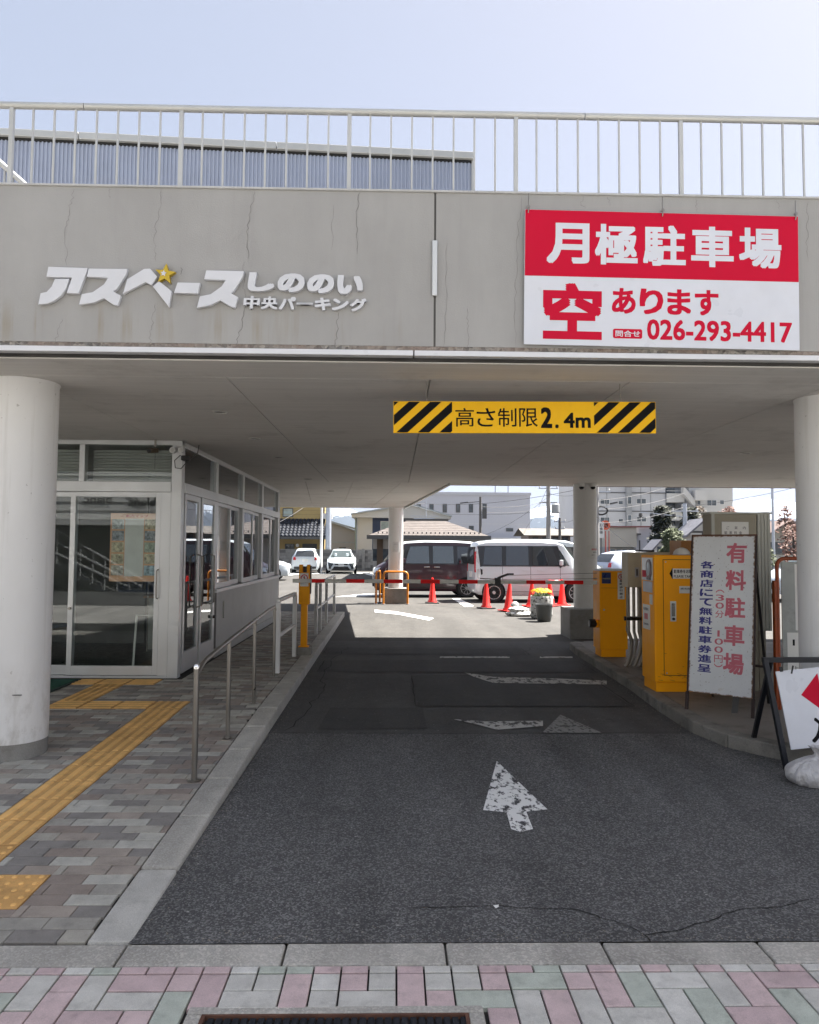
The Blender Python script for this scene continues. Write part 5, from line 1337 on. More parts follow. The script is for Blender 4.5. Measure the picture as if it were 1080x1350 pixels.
    for wx in wheels:
        for s in (-1, 1):
            MB().lathe([(wr+.055, 0), (wr+.055, .012)], 28, (wx, s*(wmax-.002)-.006, wr+.012), 'y').build('wheel_arch', m_well, t)
            w_ = bpy.data.objects.new('wheel', None); COL.objects.link(w_); w_.parent = t; w_.location = (wx, s*(wmax-.035), wr); w_.rotation_euler = (0, 0, 0 if s < 0 else math.pi)
            for me in (ty, rm, bk_): q = bpy.data.objects.new(me.name.split('.')[0], me); COL.objects.link(q); q.parent = w_
    if extras: extras(t, sy)
    return t
VAN = [(0, .38, .66, .74, .50, .50, .46), (.03, .25, .74, .86, .62, .60, .54), (.14, .2, .84, .96, .715, .70, .62), (.36, .19, .95, 1.08, .735, .725, .655), (.62, .18, .98, 1.42, .737, .73, .63), (.80, .18, .99, 1.66, .737, .73, .615), (1.0, .18, 1.0, 1.735, .737, .73, .61),
       (1.6, .18, 1.0, 1.775, .737, .73, .61), (2.6, .18, 1.0, 1.77, .737, .73, .61), (3.1, .19, 1.0, 1.745, .735, .73, .60), (3.30, .22, 1.0, 1.70, .73, .72, .59), (3.37, .28, .98, 1.55, .70, .70, .57), (3.40, .38, .95, 1.35, .66, .66, .55)]
def van_side(glassm, pill, dark_lines=m_seam, dpill=True):
    s = [('window_band', m_int if pill is None else pill, [(.78, 1.03), (3.26 if dpill else 3.12, 1.02), (3.22 if dpill else 3.1, 1.61), (.98, 1.62)], .007),
         ('side_window', glassm, [(.98, 1.06), (1.14, 1.58), (1.72, 1.60), (1.74, 1.06)], .014), ('side_window', glassm, [(1.86, 1.06), (1.86, 1.60), (2.50, 1.60), (2.52, 1.06)], .014),
         ('quarter_window', m_cgd, [(2.64, 1.06), (2.63, 1.59), (3.12, 1.57), (3.18, 1.08)], .014), ('front_quarter_window', glassm, [(.66, 1.05), (.92, 1.5), (.95, 1.48), (.90, 1.05)], .008)]
    for x in (.93, 1.80, 2.62): s.append(('door_gap', dark_lines, [(x, .32), (x, 1.02), (x+.010, 1.02), (x+.010, .32)], .003))
    s.append(('rocker_gap', dark_lines, [(.9, .30), (2.62, .30), (2.62, .312), (.9, .312)], .003))
    return s
def mirror_handle(mm, hm, hx=(1.62, 1.92), hz=.90):
    def f(t, sy):
        for s in (-1, 1):
            mb = MB(); mb.box(.88, .98, s*(sy(.93, 1.1)+.03)-.0, s*(sy(.93, 1.1)+.17), 1.06, 1.22); mb.build('mirror', mm, t, bevel=.03)
            MB().bar((.93, s*(sy(.9, 1.0)-.02), 1.01), (.93, s*(sy(.9, 1.0)+.09), 1.08), .05).build('mirror_foot', m_black, t)
            for x in hx: MB().box(x-.09, x+.09, s*(sy(x, hz)+.005), s*(sy(x, hz)+.03), hz, hz+.028).build('door_handle', hm, t, bevel=.008)
    return f
p_mar = car_paint('paint_maroon', (.035, .008, .018)); p_wh = car_paint('paint_white', (.62, .68, .71)); p_bl = car_paint('paint_black', (.01, .01, .012)); p_lb = car_paint('paint_paleblue', (.52, .57, .70))
van_front = [('windshield', m_cg, [(-.60, 1.12), (.60, 1.12), (.56, 1.64), (-.56, 1.64)], .035, False), ('headlight', m_lamp, [(.36, .72), (.70, .78), (.68, .92), (.34, .84)], .012, True),
             ('grille', m_chr, [(-.34, .66), (.34, .66), (.33, .86), (-.33, .86)], .035, False), ('lower_grille', m_black, [(-.5, .32), (.5, .32), (.5, .52), (-.5, .52)], .035, False), ('number_plate', m_plate, [(-.165, .50), (.165, .50), (.165, .66), (-.165, .66)], .03, False)]
van_rear = [('rear_window', m_cgd, [(-.52, 1.08), (.52, 1.08), (.48, 1.58), (-.48, 1.58)], .035, False), ('tail_light', m_tail, [(.58, .85), (.69, .85), (.60, 1.45), (.53, 1.45)], .012, True), ('number_plate', m_plate, [(-.165, .7), (.165, .7), (.165, .86), (-.165, .86)], .035, False)]
def van_lamps(t, sy):
    mirror_handle(p_mar, m_chr, (1.66, 1.98), .93)(t, sy)
    for s in (-1, 1):
        MB().hexa([(.02, s*.62, .66), (.34, s*(sy(.34, .7)+.006), .74), (.34, s*(sy(.34, .7)-.02), .74), (.06, s*.5, .66)], [(.10, s*.66, .84), (.40, s*(sy(.4, .9)+.006), .91), (.4, s*(sy(.4, .9)-.03), .91), (.12, s*.5, .86)]).build('side_headlight', m_lamp, t)
        MB().bar((.9, s*(sy(1, 1.0)+.012), 1.015), (3.2, s*(sy(3, 1.0)+.012), 1.015), .012, .02).build('belt_trim', m_chr if s > 2 else p_mar, t)
van_d = car('parked_van', 'dark maroon kei van with a white roof, parked side-on facing left', 'van', (-.66, 23.35, 0), R(2.5), VAN, p_mar, van_side(m_cg, p_bl), van_front, van_rear, (.52, 2.92), .285, 9, roofpaint=p_wh, extras=van_lamps, group='vehicles parked in the lot')
def white_ex(t, sy):
    mirror_handle(p_wh, p_wh, (1.52, 1.95), .90)(t, sy)
    for s in (-1, 1):
        pass
        MB().bar((.45, s*(sy(.6, .78)+.004), .74), (3.0, s*(sy(3, .78)+.004), .80), .008, .018).build('body_crease', m_seam if False else p_wh, t)
side_w = van_side(m_cgd, p_bl)+[('rear_pillar', p_bl, [(3.20, .80), (3.25, .78), (3.33, 1.60), (3.22, 1.61)], .006), ('rear_corner_lamp', m_lamp, [(3.27, .62), (3.36, .62), (3.37, 1.45), (3.33, 1.45)], .006)]
van_w = car('parked_van', 'white kei van with dark windows, parked side-on facing right behind the cones', 'van', (5.67, 21.5, 0), R(184), VAN, p_wh, side_w, van_front, van_rear, (.50, 2.88), .285, 7, extras=white_ex, group='vehicles parked in the lot')
HATCH = [(0, .35, .55, .62, .60, .58, .5), (.06, .22, .62, .72, .74, .70, .62), (.3, .2, .72, .84, .83, .80, .70), (.9, .18, .86, .96, .845, .83, .72), (1.3, .18, .90, 1.20, .845, .83, .66), (1.75, .18, .92, 1.44, .845, .83, .60), (2.3, .18, .94, 1.50, .845, .83, .58),
         (3.0, .19, .96, 1.46, .845, .83, .57), (3.4, .2, .98, 1.38, .84, .81, .56), (3.68, .25, 1.0, 1.12, .80, .76, .60), (3.78, .3, .92, .98, .72, .68, .55), (3.80, .38, .8, .84, .62, .6, .5)]
h_side = [('side_window', m_cgd, [(1.35, .96), (1.80, 1.36), (2.30, 1.41), (2.32, .98)], .016), ('side_window', m_cgd, [(2.40, .98), (2.38, 1.41), (2.95, 1.37), (3.25, 1.04)], .016), ('door_gap', m_seam, [(2.35, .3), (2.35, .95), (2.36, .95), (2.36, .3)], .003)]
h_front = [('windshield', m_cg, [(-.62, .98), (.62, .98), (.52, 1.40), (-.52, 1.40)], .035, False), ('headlight', m_lamp, [(.45, .60), (.76, .66), (.72, .78), (.42, .70)], .012, True), ('grille', m_black, [(-.4, .36), (.4, .36), (.36, .56), (-.36, .56)], .035, False), ('number_plate', m_plate, [(-.165, .44), (.165, .44), (.165, .60), (-.165, .60)], .03, False)]
h_rear = [('rear_window', m_cgd, [(-.60, 1.02), (.60, 1.02), (.50, 1.36), (-.50, 1.36)], .014, False), ('tail_light', m_tail, [(.54, .80), (.72, .80), (.70, .98), (.58, .98)], .02, True), ('number_plate', m_plate, [(-.165, .70), (.165, .70), (.165, .86), (-.165, .86)], .02, False), ('bumper_skirt', m_black, [(-.66, .26), (.66, .26), (.66, .40), (-.66, .40)], .04, False)]
ext = lambda mm: mirror_handle(mm, mm, (2.1, 2.9), .84)
def put(px, Y, w=0): return V(px, 740, Y).x
car('parked_car', 'white hatchback seen from behind, parked against the block wall at the far left', 'car', (put(394, 44), 43.0+4.2, 0), R(-90+4), HATCH, p_wh, h_side, h_front, h_rear, (.72, 3.15), .29, 7, extras=None, group='vehicles parked in the lot').location = (put(397, 44), 47.6, 0)
PR = [(0, .3, .48, .54, .62, .60, .5), (.05, .2, .56, .66, .76, .72, .62), (.25, .18, .66, .80, .85, .82, .7), (.95, .17, .84, .95, .88, .86, .72), (1.45, .17, .88, 1.22, .88, .86, .64), (2.0, .17, .9, 1.44, .88, .86, .58), (2.5, .17, .92, 1.47, .88, .86, .56), (3.4, .18, .98, 1.38, .88, .85, .55), (4.2, .2, 1.0, 1.16, .84, .8, .6), (4.45, .3, .9, .98, .76, .72, .6), (4.5, .4, .8, .85, .68, .65, .55)]
p_front = [('windshield', m_cg, [(-.66, .99), (.66, .99), (.52, 1.40), (-.52, 1.40)], .014, False), ('headlight', M('headlamp_dark', (.05, .06, .065), .2, .2), [(.44, .62), (.80, .68), (.74, .46), (.62, .34)], .014, True), ('centre_band', m_ink, [(-.44, .62), (.44, .62), (.36, .53), (-.36, .53)], .014, False),
           ('lower_grille', m_black, [(-.56, .22), (.56, .22), (.40, .44), (-.40, .44)], .014, False), ('number_plate', m_plate, [(-.165, .42), (.165, .42), (.165, .58), (-.165, .58)], .035, False), ('fog_lamp', m_black, [(.60, .30), (.72, .30), (.74, .44), (.66, .44)], .02, True)]
car('parked_car', 'white sedan facing the camera with slim dark headlights by the block wall', 'car', (put(449.5, 43), 43.2, 0), R(90+3), PR, p_wh, h_side[:1], p_front, h_rear[:2], (.85, 3.6), .31, 7, extras=ext(p_wh), group='vehicles parked in the lot')
car('parked_car', 'pale blue small crossover seen from its rear quarter beyond the orange machines', 'car', (put(793, 30)+3.7, 31.6, 0), R(180+18), HATCH, p_lb, h_side, h_front, h_rear, (.72, 3.1), .32, 7, extras=None, group='vehicles parked in the lot')
car('parked_car', 'white car whose nose and headlight show between the grey cabinet and the right column', 'car', (put(1008, 22.2)+.0, 21.9, 0), R(14), HATCH, p_wh, h_side, h_front, h_rear, (.72, 3.1), .30, 7, extras=None, group='vehicles parked in the lot')
car('parked_car', 'silver car behind the nearer white car at the far right, mostly windshield showing', 'car', (put(1022, 27.5), 27.0, 0), R(20), HATCH, car_paint('paint_silver', (.5, .52, .54), .6, .4), h_side, h_front, h_rear, (.72, 3.1), .30, 7, group='vehicles parked in the lot')
car('parked_van', 'white van behind the white kei van, its roof showing just left of the round column', 'van', (put(733, 26), 27.0, 0), R(183), [(x*1.25, a, b*1.04, c*1.06, d*1.1, e*1.1, f*1.1) for x, a, b, c, d, e, f in VAN], p_wh, van_side(m_cgd, p_bl), van_front, van_rear, (.65, 3.6), .31, 7, group='vehicles parked in the lot').location = (put(785, 26.6), 26.6, 0)
car('parked_car', 'white car beside the booth end, only its curved bonnet corner visible', 'car', (put(381, 34), 34.5, 0), R(184), HATCH, p_wh, h_side, h_front, h_rear, (.72, 3.1), .30, 7, group='vehicles parked in the lot')

# ------------------------------------------------------------------ far buildings
def winpane(name_par, x0, x1, z0, z1, y, par, gm, fm_, t=.05):
    mb = MB(); mb.box(x0-t, x1+t, y-.05, y+.02, z0-t, z0).box(x0-t, x1+t, y-.05, y+.02, z1, z1+t).box(x0-t, x0, y-.05, y+.02, z0, z1).box(x1, x1+t, y-.05, y+.02, z0, z1)
    if x1-x0 > .9: mb.box((x0+x1)/2-t*.4, (x0+x1)/2+t*.4, y-.045, y+.02, z0, z1)
    f = mb.build('window', fm_, par); B(x0, x1, y-.015, y-.004, z0, z1).build('pane', gm, f); return f
m_wg = M('far_glass', (.06, .075, .09), .08, 0, .5, 1.5, spec=.8); m_wf = M('window_frame_dark', (.07, .07, .07), .5); m_wfw = M('window_frame_light', (.6, .6, .6), .5)
m_wgl = M('far_glass_pale', (.35, .42, .40), .15, 0, .3, 2)
def box_building(name, label, px0, px1, pyt, Y, D, m, z0=0, cat='building', group=None):
    a = V(px0, pyt, Y); b = V(px1, pyt, Y)
    t = thing(name, label, cat, (a.x, Y, 0), 0, group); zt = (a.z+b.z)/2
    B(0, b.x-a.x, 0, D, -.05, zt).build('wall', m, t); t['w'] = b.x-a.x
    def W(px0, px1, py0, py1, gm=m_wg, fr=m_wf, t_=.06): 
        p, q = V(px0, py0, Y), V(px1, py1, Y); return winpane('w', p.x-a.x, q.x-a.x, q.z, p.z, 0, t, gm, fr, t_)
    return t, a.x, zt, W
# beige house
m_bh = M('siding_beige', (.42, .31, .13), .7, 0, .06, 1, .3, 20); m_tile = M('roof_tile_dark', (.022, .026, .036), .7, 0, .2, 3, .2, 25, spec=.2)
Yh = 52
t, ax, zt, W = box_building('beige_house', 'beige two-storey house with a dark tiled lower roof behind the block wall', 330, 429, 640, Yh, 2.5, m_bh); 
t['label'] = 'beige two-storey house with a dark tiled lower roof behind the block wall'
W(374, 385.5, 671, 680.5, m_wgl); W(377, 387, 718, 731); W(400, 416.5, 718, 748, m_wf, m_wf)
zl = lambda py, Y=Yh: V(400, py, Y).z
for k in range(14): B(-.02, V(429, 700, Yh).x-ax+.02, -.03, -.004, zl(684)+.3*k, zl(684)+.3*k+.02).build('siding_line', M('siding_line', (.28, .21, .09), .7), t) if k < 9 else None
mb = MB(); X1 = V(432, 700, Yh-1.6).x-ax; zr0, zr1 = zl(707.5, Yh-1.8), zl(684.5); rows = 7
for r_ in range(rows):
    ya, yb = -1.8+1.8*r_/rows, -1.8+1.8*(r_+1)/rows; za, zb = zr0+(zr1-zr0)*r_/rows, zr0+(zr1-zr0)*(r_+1)/rows
    for k in range(22):
        x0 = -.3+(X1+.3)*k/22; x1 = -.3+(X1+.3)*(k+.93)/22; xm = (x0+x1)/2
        mb.add([(x0, ya, za+.05), (xm, ya, za+.13), (x1, ya, za+.05), (x0, yb, zb+.0), (xm, yb, zb+.07), (x1, yb, zb+.0), (x0, ya, za-.03), (x1, ya, za-.03)], [(0, 1, 4, 3), (1, 2, 5, 4), (6, 7, 2, 1, 0)])
mb.build('roof_tiles', m_tile, t, kind='stuff')
B(-.3, X1, -1.82, -1.78, zr0-.18, zr0+.0).build('eave_gutter', m_wf, t); B(-.3, X1-.1, -1.75, -.002, zr0-.12, zr0-.09).build('eave_soffit', m_wf, t)
MB().tube([(V(425, 700, Yh).x-ax+.1, -.1, 0), (V(425, 700, Yh).x-ax+.1, -.1, zt)], .05, 8).build('downpipe', M('pipe_dark', (.12, .1, .08)), t)
MB().lathe([(.12, -.14), (.12, -.06)], 12, (V(392.5, 719, Yh).x-ax, 0, zl(719)), 'y').build('wall_lamp', m_white, t); B(V(426, 700, Yh).x-ax+.02, V(429, 700, Yh).x-ax+.5, -.5, -.05, zl(684), zl(677)).build('air_conditioner', m_wfw, t)
# grey storehouse
m_gs = M('storehouse_grey', (.36, .355, .35), .7, 0, .05, .6); m_gr = M('metal_roof', (.32, .36, .38), .4, .3)
Yg = 60; a = V(437, 690, Yg).x; b = V(471, 690, Yg).x
t = thing('storehouse', 'pale grey storehouse with a sloping metal roof between beige house and white building', 'building', (a, Yg, 0)); hz0, hz1 = V(437, 689, Yg).z, V(471, 700, Yg).z
MB().prism([(0, 0), (b-a, 0), (b-a, hz1), (0, hz0)], 0, 8, 'xz').build('wall', m_gs, t); MB().bar((-.2, -.2, hz0+.1), (b-a+.1, -.2, hz1+.1), .5, .16).build('roof_edge', m_gr, t)
B(0.02, b-a-.02, -.03, -.002, hz1-.1-.9, hz1-.1-.8).build('wall_band', m_gr, t); B(3.4*.35, 3.4*.35+.03, -.02, -.002, 0, hz1-1).build('panel_gap', m_gr, t); winpane('w', (b-a)*.33, (b-a)*.55, V(450, 728, Yg).z, V(450, 722, Yg).z, 0, t, m_wg, m_wf)
# white-navy building
m_wb = M('wall_white', (.52, .52, .50), .7, 0, .04, .5); m_nv = M('wall_navy', (.02, .035, .085), .5)
Yn = 57; X = lambda px, Y: V(px, 700, Y).x; Z = lambda py, Y: V(520, py, Y).z
t = thing('navy_white_building', 'white building with a navy upper wall and shallow grey gable roof behind the tiled house', 'building', (X(468, Yn), Yn, 0)); a = X(468, Yn)
B(0, X(491, Yn)-a, 0, 8, 0, Z(683, Yn)).build('wall', m_wb, t); B(X(491, Yn)-a+.003, X(586, Yn)-a, .01, 8, 0, Z(683, Yn)).build('upper_wall', m_nv, t, label='navy wall')
winpane('w', X(502.5, Yn)-a, X(512.5, Yn)-a, Z(698, Yn), Z(688, Yn), .01, t, m_wgl, m_wfw)
MB().prism([(X(464, Yn)-a, Z(683, Yn)+.01), (X(594, Yn)-a, Z(684, Yn)+.01), (X(594, Yn)-a, Z(682, Yn)+.05), (X(543, Yn)-a, Z(669, Yn)+.1), (X(464, Yn)-a, Z(680.5, Yn)+.15)], -.7, 8.3, 'xz').build('gable', m_wb, t)
MB().bar((X(463, Yn)-a, -.75, Z(681, Yn)+.15), (X(543, Yn)-a, -.75, Z(669, Yn)+.2), .3, .10).bar((X(543, Yn)-a, -.75, Z(669, Yn)+.2), (X(595, Yn)-a, -.75, Z(683, Yn)+.15), .3, .10).build('roof_edge', m_gr, t)
MB().tube([(X(469, Yn)-a, -.1, 0), (X(469, Yn)-a, -.1, Z(683, Yn))], .06, 8).build('downpipe', M('pipe_green', (.2, .25, .22)), t)
# hip-roofed house
m_hr = M('shingle_brown', (.105, .088, .08), .8, 0, .25, 4, .5, 14, fine=.3); m_hw = M('house_wall', (.36, .345, .33), .7, 0, .06, 1)
Yt = 36; a = X(492, Yt); b = X(640, Yt)
t = thing('hip_roof_house', 'single-storey house with a broad brown hip roof behind the dark van', 'house', (a, Yt, 0)); ze, zr = Z(706, Yt-1), Z(685, Yt+3)
B(0, b-a, 0, 8, 0, ze).build('wall', m_hw, t)
e0, e1, y0_, y1_ = X(485, Yt-1)-a, X(646, Yt-1)-a, -1, 9; r0, r1 = X(538, Yt+3)-a, X(588, Yt+3)-a
MB().add([(e0, y0_, ze), (e1, y0_, ze), (e1, y1_, ze), (e0, y1_, ze), (r0, 4, zr), (r1, 4, zr)], [(0, 1, 5, 4), (1, 2, 5), (2, 3, 4, 5), (3, 0, 4), (3, 2, 1, 0)]).build('roof', m_hr, t)
mb = MB()
for k in range(1, 9):
    f = k/9; p = Vector((e0, y0_, ze)).lerp(Vector((r0, 4, zr)), f); q = Vector((e1, y0_, ze)).lerp(Vector((r1, 4, zr)), f); mb.bar(p+Vector((0, -.0, .002)), q+Vector((0, -.0, .002)), .02, .012)
mb.build('shingle_course', m_hr, t)
for k in range(24): B(e0+.5+(e1-e0-1)*k/23-.03, e0+.5+(e1-e0-1)*k/23+.03, y0_+.25, y0_+.28, ze+.10, ze+.18).build('snow_guard', m_wf, t)
mb = MB(); mb.box(e0-.05, e1+.05, y0_-.08, y0_, ze-.18, ze+.02); mb.build('eave_gutter', m_wf, t); MB().bar((r0-.2, 4, zr+.03), (r1+.2, 4, zr+.03), .25, .12).build('ridge_cap', m_wf, t)
B(X(521, Yt)-a-1.1, X(521, Yt)-a+.2, -.03, -.002, .9, 1.5).build('window', m_wg, t); B(.2, .5, -.05, -.002, 0, ze-.1).build('corner_post', M('post_brown', (.08, .05, .03)), t)
at = thing('tv_antenna', 'thin television antenna on the ridge of the hip roof', 'antenna', (X(562, Yt+4), Yt+4, zr)); MB().tube([(0, 0, 0), (0, 0, 2.2)], .02, 6).build('mast', m_galv, at)
MB().bar((-.9, 0, .25), (.7, 0, .25), .03).bar((-.7, 0, .1), (.5, 0, .1), .08).build('antenna_arm', m_galv, at)
# big white building
m_lw = M('wall_paleblue', (.50, .51, .56), .6, 0, .03, .3)
t, a, zt, W = box_building('white_office_block', 'large plain white block with a row of small windows behind the hip roof', 543, 699, 652.5, 80, 20, m_lw)
for px in (552, 569, 586.5, 604, 621, 639): W(px-2, px+2, 665, 675)
W(619, 624, 694, 700); W(668, 676, 697, 700); B(-.1, t['w']+.1, -.15, 20, zt, zt+.3).build('parapet', m_lw, t)
B(0, t['w'], -.02, -.002, Z(690, 80), Z(689.6, 80)).build('wall_joint', m_wfw, t)
for px in (575, 653, 670): at2 = thing('roof_antenna', 'thin antenna on the roof of the white block, %s' % {575: 'leftmost', 653: 'near its right end', 670: 'rightmost'}[px], 'antenna', (X(px, 84), 84, zt+.3), 0, 'roof antennas'); MB().tube([(0, 0, 0), (0, 0, 1.5)], .05, 6).bar((-.5, 0, 1.2), (.5, 0, 1.2), .05).build('mast', m_wf, at2)
B(X(640, 80)-a, X(699.5, 80)-a, -.6, -.1, Z(712, 80), Z(708, 80)).build('canopy', m_wfw, t)
# low tiled roofs behind
t, a, zt, W = box_building('low_shop_building', 'long low building with a weathered tiled roof right of the white block', 697, 752, 706, 66, 4, M('shop_wall', (.25, .2, .17), .8))
m_low = M('tile_weathered', (.15, .138, .125), .85, 0, .3, 3, .5, 8, fine=.3)
MB().add([(-.6, -1, zt), (t['w']+2, -1, zt), (t['w']+2, 2, zt+.7), (-.6, 2, zt+.7), (-.6, 5, zt), (t['w']+2, 5, zt)], [(0, 1, 2, 3), (3, 2, 5, 4)]).build('roof', m_low, t)
for k in range(4): W(703+13*k, 709+13*k, 709, 716)
# apartments
m_ap = M('apartment_wall', (.43, .44, .46), .75, 0, .06, .25, dirt=.15); m_ap2 = M('apartment_light', (.48, .48, .47), .7, 0, .04, .3); m_aps = M('apartment_dark', (.27, .28, .29), .75)  # darkest tone: stair core, recessed wall and wall joints
Ya = 92; XA = lambda px: X(px, Ya); ZA = lambda py: Z(py, Ya)
t = thing('apartment_block', 'tall grey apartment block with balconies and grid joints behind the pillar', 'building', (XA(770), Ya, 0)); a = XA(770); TOPA = 17.5
B(0, XA(878)-a, 0, 14, 0, TOPA).build('wall', m_ap, t); B(XA(825)-a, XA(832)-a, -.5, -.003, 0, TOPA).build('stair_core', m_aps, t)
B(XA(909)-a, XA(967)-a, 0, 14, 0, TOPA-1.8).build('side_wing', m_ap2, t); B(XA(878)-a+.003, XA(909)-a-.003, 2, 14, 0, TOPA).build('recessed_wall', m_aps, t)
for py in (647, 671.5, 696, 720):
    B(-.1, XA(878)-a, -.06, -.002, ZA(py)-.06, ZA(py)+.06).build('floor_line', m_wf, t)
for px in (800, 845, 858):
    B(XA(px)-a, XA(px)-a+.08, -.05, -.003, 0, TOPA).build('wall_joint', m_aps, t)
def WA(x0, x1, y0, y1, yy=0, gm=m_wg): return winpane('w', XA(x0)-a, XA(x1)-a, ZA(y1), ZA(y0), yy, t, gm, m_wfw, .05)
for k, py in enumerate((632, 656, 680, 704)):
    WA(792, 803.5, py, py+6); WA(816, 821.5, py+2, py+6.2); WA(840, 852, py-1, py+5); WA(826.5, 831, py-3, py+6, -.5)
for py in (656, 680, 704): WA(933, 945, py, py+7); WA(920, 924, py+1, py+6); WA(950, 955, py, py+5)
for k, (py) in enumerate((650, 674, 698)):
    z = ZA(py); x0, x1 = XA(878)-a+.05, XA(902)-a
    B(x0, x1, -.3, 1.99, z-.9, z-.75).build('balcony_slab', m_ap2, t); B(x0, x1, -.3, -.2, z-.74, z+.25).build('balcony_wall', m_ap2, t)
    B(x0+.6, x1-.4, 1.9, 1.99, z+.3, z+1.5).build('balcony_door', m_wg, t); B(x0, x1, -.28, -.22, z+.55, z+.6).build('balcony_rail', m_wfw, t)
    MB().hexa([(XA(897)-a, -1.2, z+.2), (XA(912)-a, -1.2, z-1.6), (XA(912)-a, -.4, z-1.6), (XA(897)-a, -.4, z+.2)], [(XA(897)-a, -1.2, z+1.2), (XA(912)-a, -1.2, z-.6), (XA(912)-a, -.4, z-.6), (XA(897)-a, -.4, z+1.2)]).build('stair_flight', m_ap2, t)
    B(XA(911)-a, XA(926)-a, -1.6, -.4, z-.7, z+.6).build('stair_landing', m_ap2, t)
B(XA(909)-a, XA(974)-a, -.4, 14, TOPA-1.8, TOPA-1.2).build('roof_slab', m_ap2, t)
# low white shop
m_cr = M('shop_cream', (.52, .50, .44), .7, 0, .05, .5)
Ys = 60; XS = lambda px: X(px, Ys); ZS = lambda py: Z(py, Ys)
t = thing('white_shop', 'low flat-roofed white shop with a cream front below the apartments', 'building', (XS(803), Ys, 0)); a = XS(803)
B(0, XS(838)-a, -.3, 9, ZS(719), ZS(693)).build('cream_front', m_cr, t); B(0, XS(838)-a, .3, 9, 0, ZS(719)-.003).build('shop_front', M('shopfront_grey', (.3, .33, .35), .5), t)
B(XS(838)-a+.003, XS(858)-a, 0, 9, 0, ZS(693)).build('side_wall', m_lw, t); MB().bar((-.2, -.35, ZS(692.4)), (XS(858)-a, -.35, ZS(692.0)), .25, .12).build('roof_edge', M('roof_edge_red', (.25, .1, .09)), t)
for k in range(4): winpane('w', XS(806+8*k)-a, XS(812+8*k)-a, .3, ZS(722), .3, t, M('shop_glass', (.25, .33, .40), .1), m_wfw, .05)
B(XS(842.5)-a, XS(844)-a, -.03, -.002, 0, ZS(710)).build('window_slit', m_wf, t); B(XS(838)-a, XS(842)-a, -.6, -.01, ZS(703), ZS(701)).build('wall_lamp', m_wf, t)
# shop poles and signs
def pole(name, label, px, py, Y, r, m, group=None, arms=(), cat='pole'):
    p = V(px, py, Y); t = thing(name, label, cat, (p.x, Y, 0), 0, group)
    MB().tube([(0, 0, 0), (0, 0, p.z)], [r*1.15, r*.85], 12).build('pole_shaft', m, t, smooth=50)
    for z, l in arms: MB().bar((-l/2, 0, p.z+z), (l/2, 0, p.z+z), .08).build('cross_arm', m_galv, t); [MB().lathe([(.04, 0), (.06, .06), (.03, .15)], 8, (q*l/2*.9, 0, p.z+z+.04)).build('insulator', m_wfw, t) for q in (-1, 0, 1)]
    return t, p
m_up = M('pole_concrete', (.30, .29, .28), .85, 0, .12, 2); m_upd = M('pole_dark', (.10, .095, .09), .8, 0, .15, 2)
UPG = 'utility poles beyond the car park'
pole('utility_pole', 'thick pale utility pole right beside the beige house', 434, 620, 50, .19, m_galv, UPG, ((-.6, 1.4),))
pole('lamp_pole', 'thin white pole in front of the beige house, behind the white hatchback', 424.5, 655, 44.5, .075, m_white)
t, p = pole('utility_pole', 'dark wooden-looking utility pole in front of the white block', 633.5, 655, 46, .09, m_upd, UPG)
MB().bar((0, 0, p.z-.3), (-1.0, 0, p.z-.4), .04).bar((-1.3, 0, p.z-.42), (-.8, 0, p.z-.36), .12, .08).build('street_lamp_arm', m_wf, t); MB().box(.12, .4, -.1, .1, p.z-1.4, p.z-.8).build('meter_box', m_wf, t)
t, p = pole('utility_pole', 'concrete utility pole with a transformer left of the round column', 723, 620, 55, .17, m_up, UPG, ((-1.4, 1.5), (-.5, 1.3)))
MB().lathe([(.27, 0), (.3, .1), (.3, .65), (.2, .75)], 14, (.55, 0, Z(668, 55)-.4)).build('transformer', M('transformer_grey', (.35, .37, .38), .5), t); MB().bar((-.7, 0, Z(661, 55)), (.7, 0, Z(661, 55)), .07).build('cross_arm', m_wf, t)
pole('utility_pole', 'short dark utility pole between concrete pole and round column', 738, 683, 60, .12, m_upd, UPG, ((-.3, 1.0), (-.9, .8)))
t, p = pole('utility_pole', 'concrete utility pole with coiled cable just right of the round column', 786, 620, 40, .15, m_up, UPG, ((-1.2, 1.6),))
mb = MB(); c = Vector((.25, -.1, Z(671, 40)))
for k in range(4): mb.tube([c+Vector(((.32+.03*k)*math.cos(a*.5), .03*k, (.20+.02*k)*math.sin(a*.5))) for a in range(14)], .018, 5)
mb.build('cable_coil', m_black, t); MB().bar((.1, 0, Z(671, 40)), (.9, -.1, Z(663, 40)), .04).build('lamp_arm', m_galv, t); MB().bar((.75, -.1, Z(662, 40)), (1.15, -.1, Z(660, 40)), .14, .09).build('lamp_head', m_wf, t)
t, p = pole('utility_pole', 'pale steel utility pole with insulators among the dark conifers', 903, 664, 48, .15, m_galv, UPG, ((-.5, 1.8),))
MB().bar((-3.0, 0, p.z-.6), (.2, 0, p.z-.9), .06).build('long_arm', m_galv, t)
for k in range(4): MB().lathe([(.05, 0), (.14, .1), (.12, .28)], 8, (-3.0+.75*k, 0, p.z-.95)).build('fuse_unit', m_wf, t)
pole('thin_mast', 'thin pale mast standing beside the right-hand houses', 1018, 620, 38, .07, m_galv)
t, p = pole('shop_sign', 'round orange shop sign on a red post beside the white shop', 798.5, 700, 50, .05, M('post_red', (.35, .08, .06)), cat='sign')
MB().lathe([(.33, -.05), (.33, .05)], 18, (0, 0, p.z+.4), 'y').build('round_board', M('sign_orange', (.62, .12, .06), .5), t); mb = MB(); text(mb, '酒', -.17, p.z+.22, .17, p.z+.58, lambda u, v, d: (u, -.055, v), .03); mb.build('character', m_white, t)
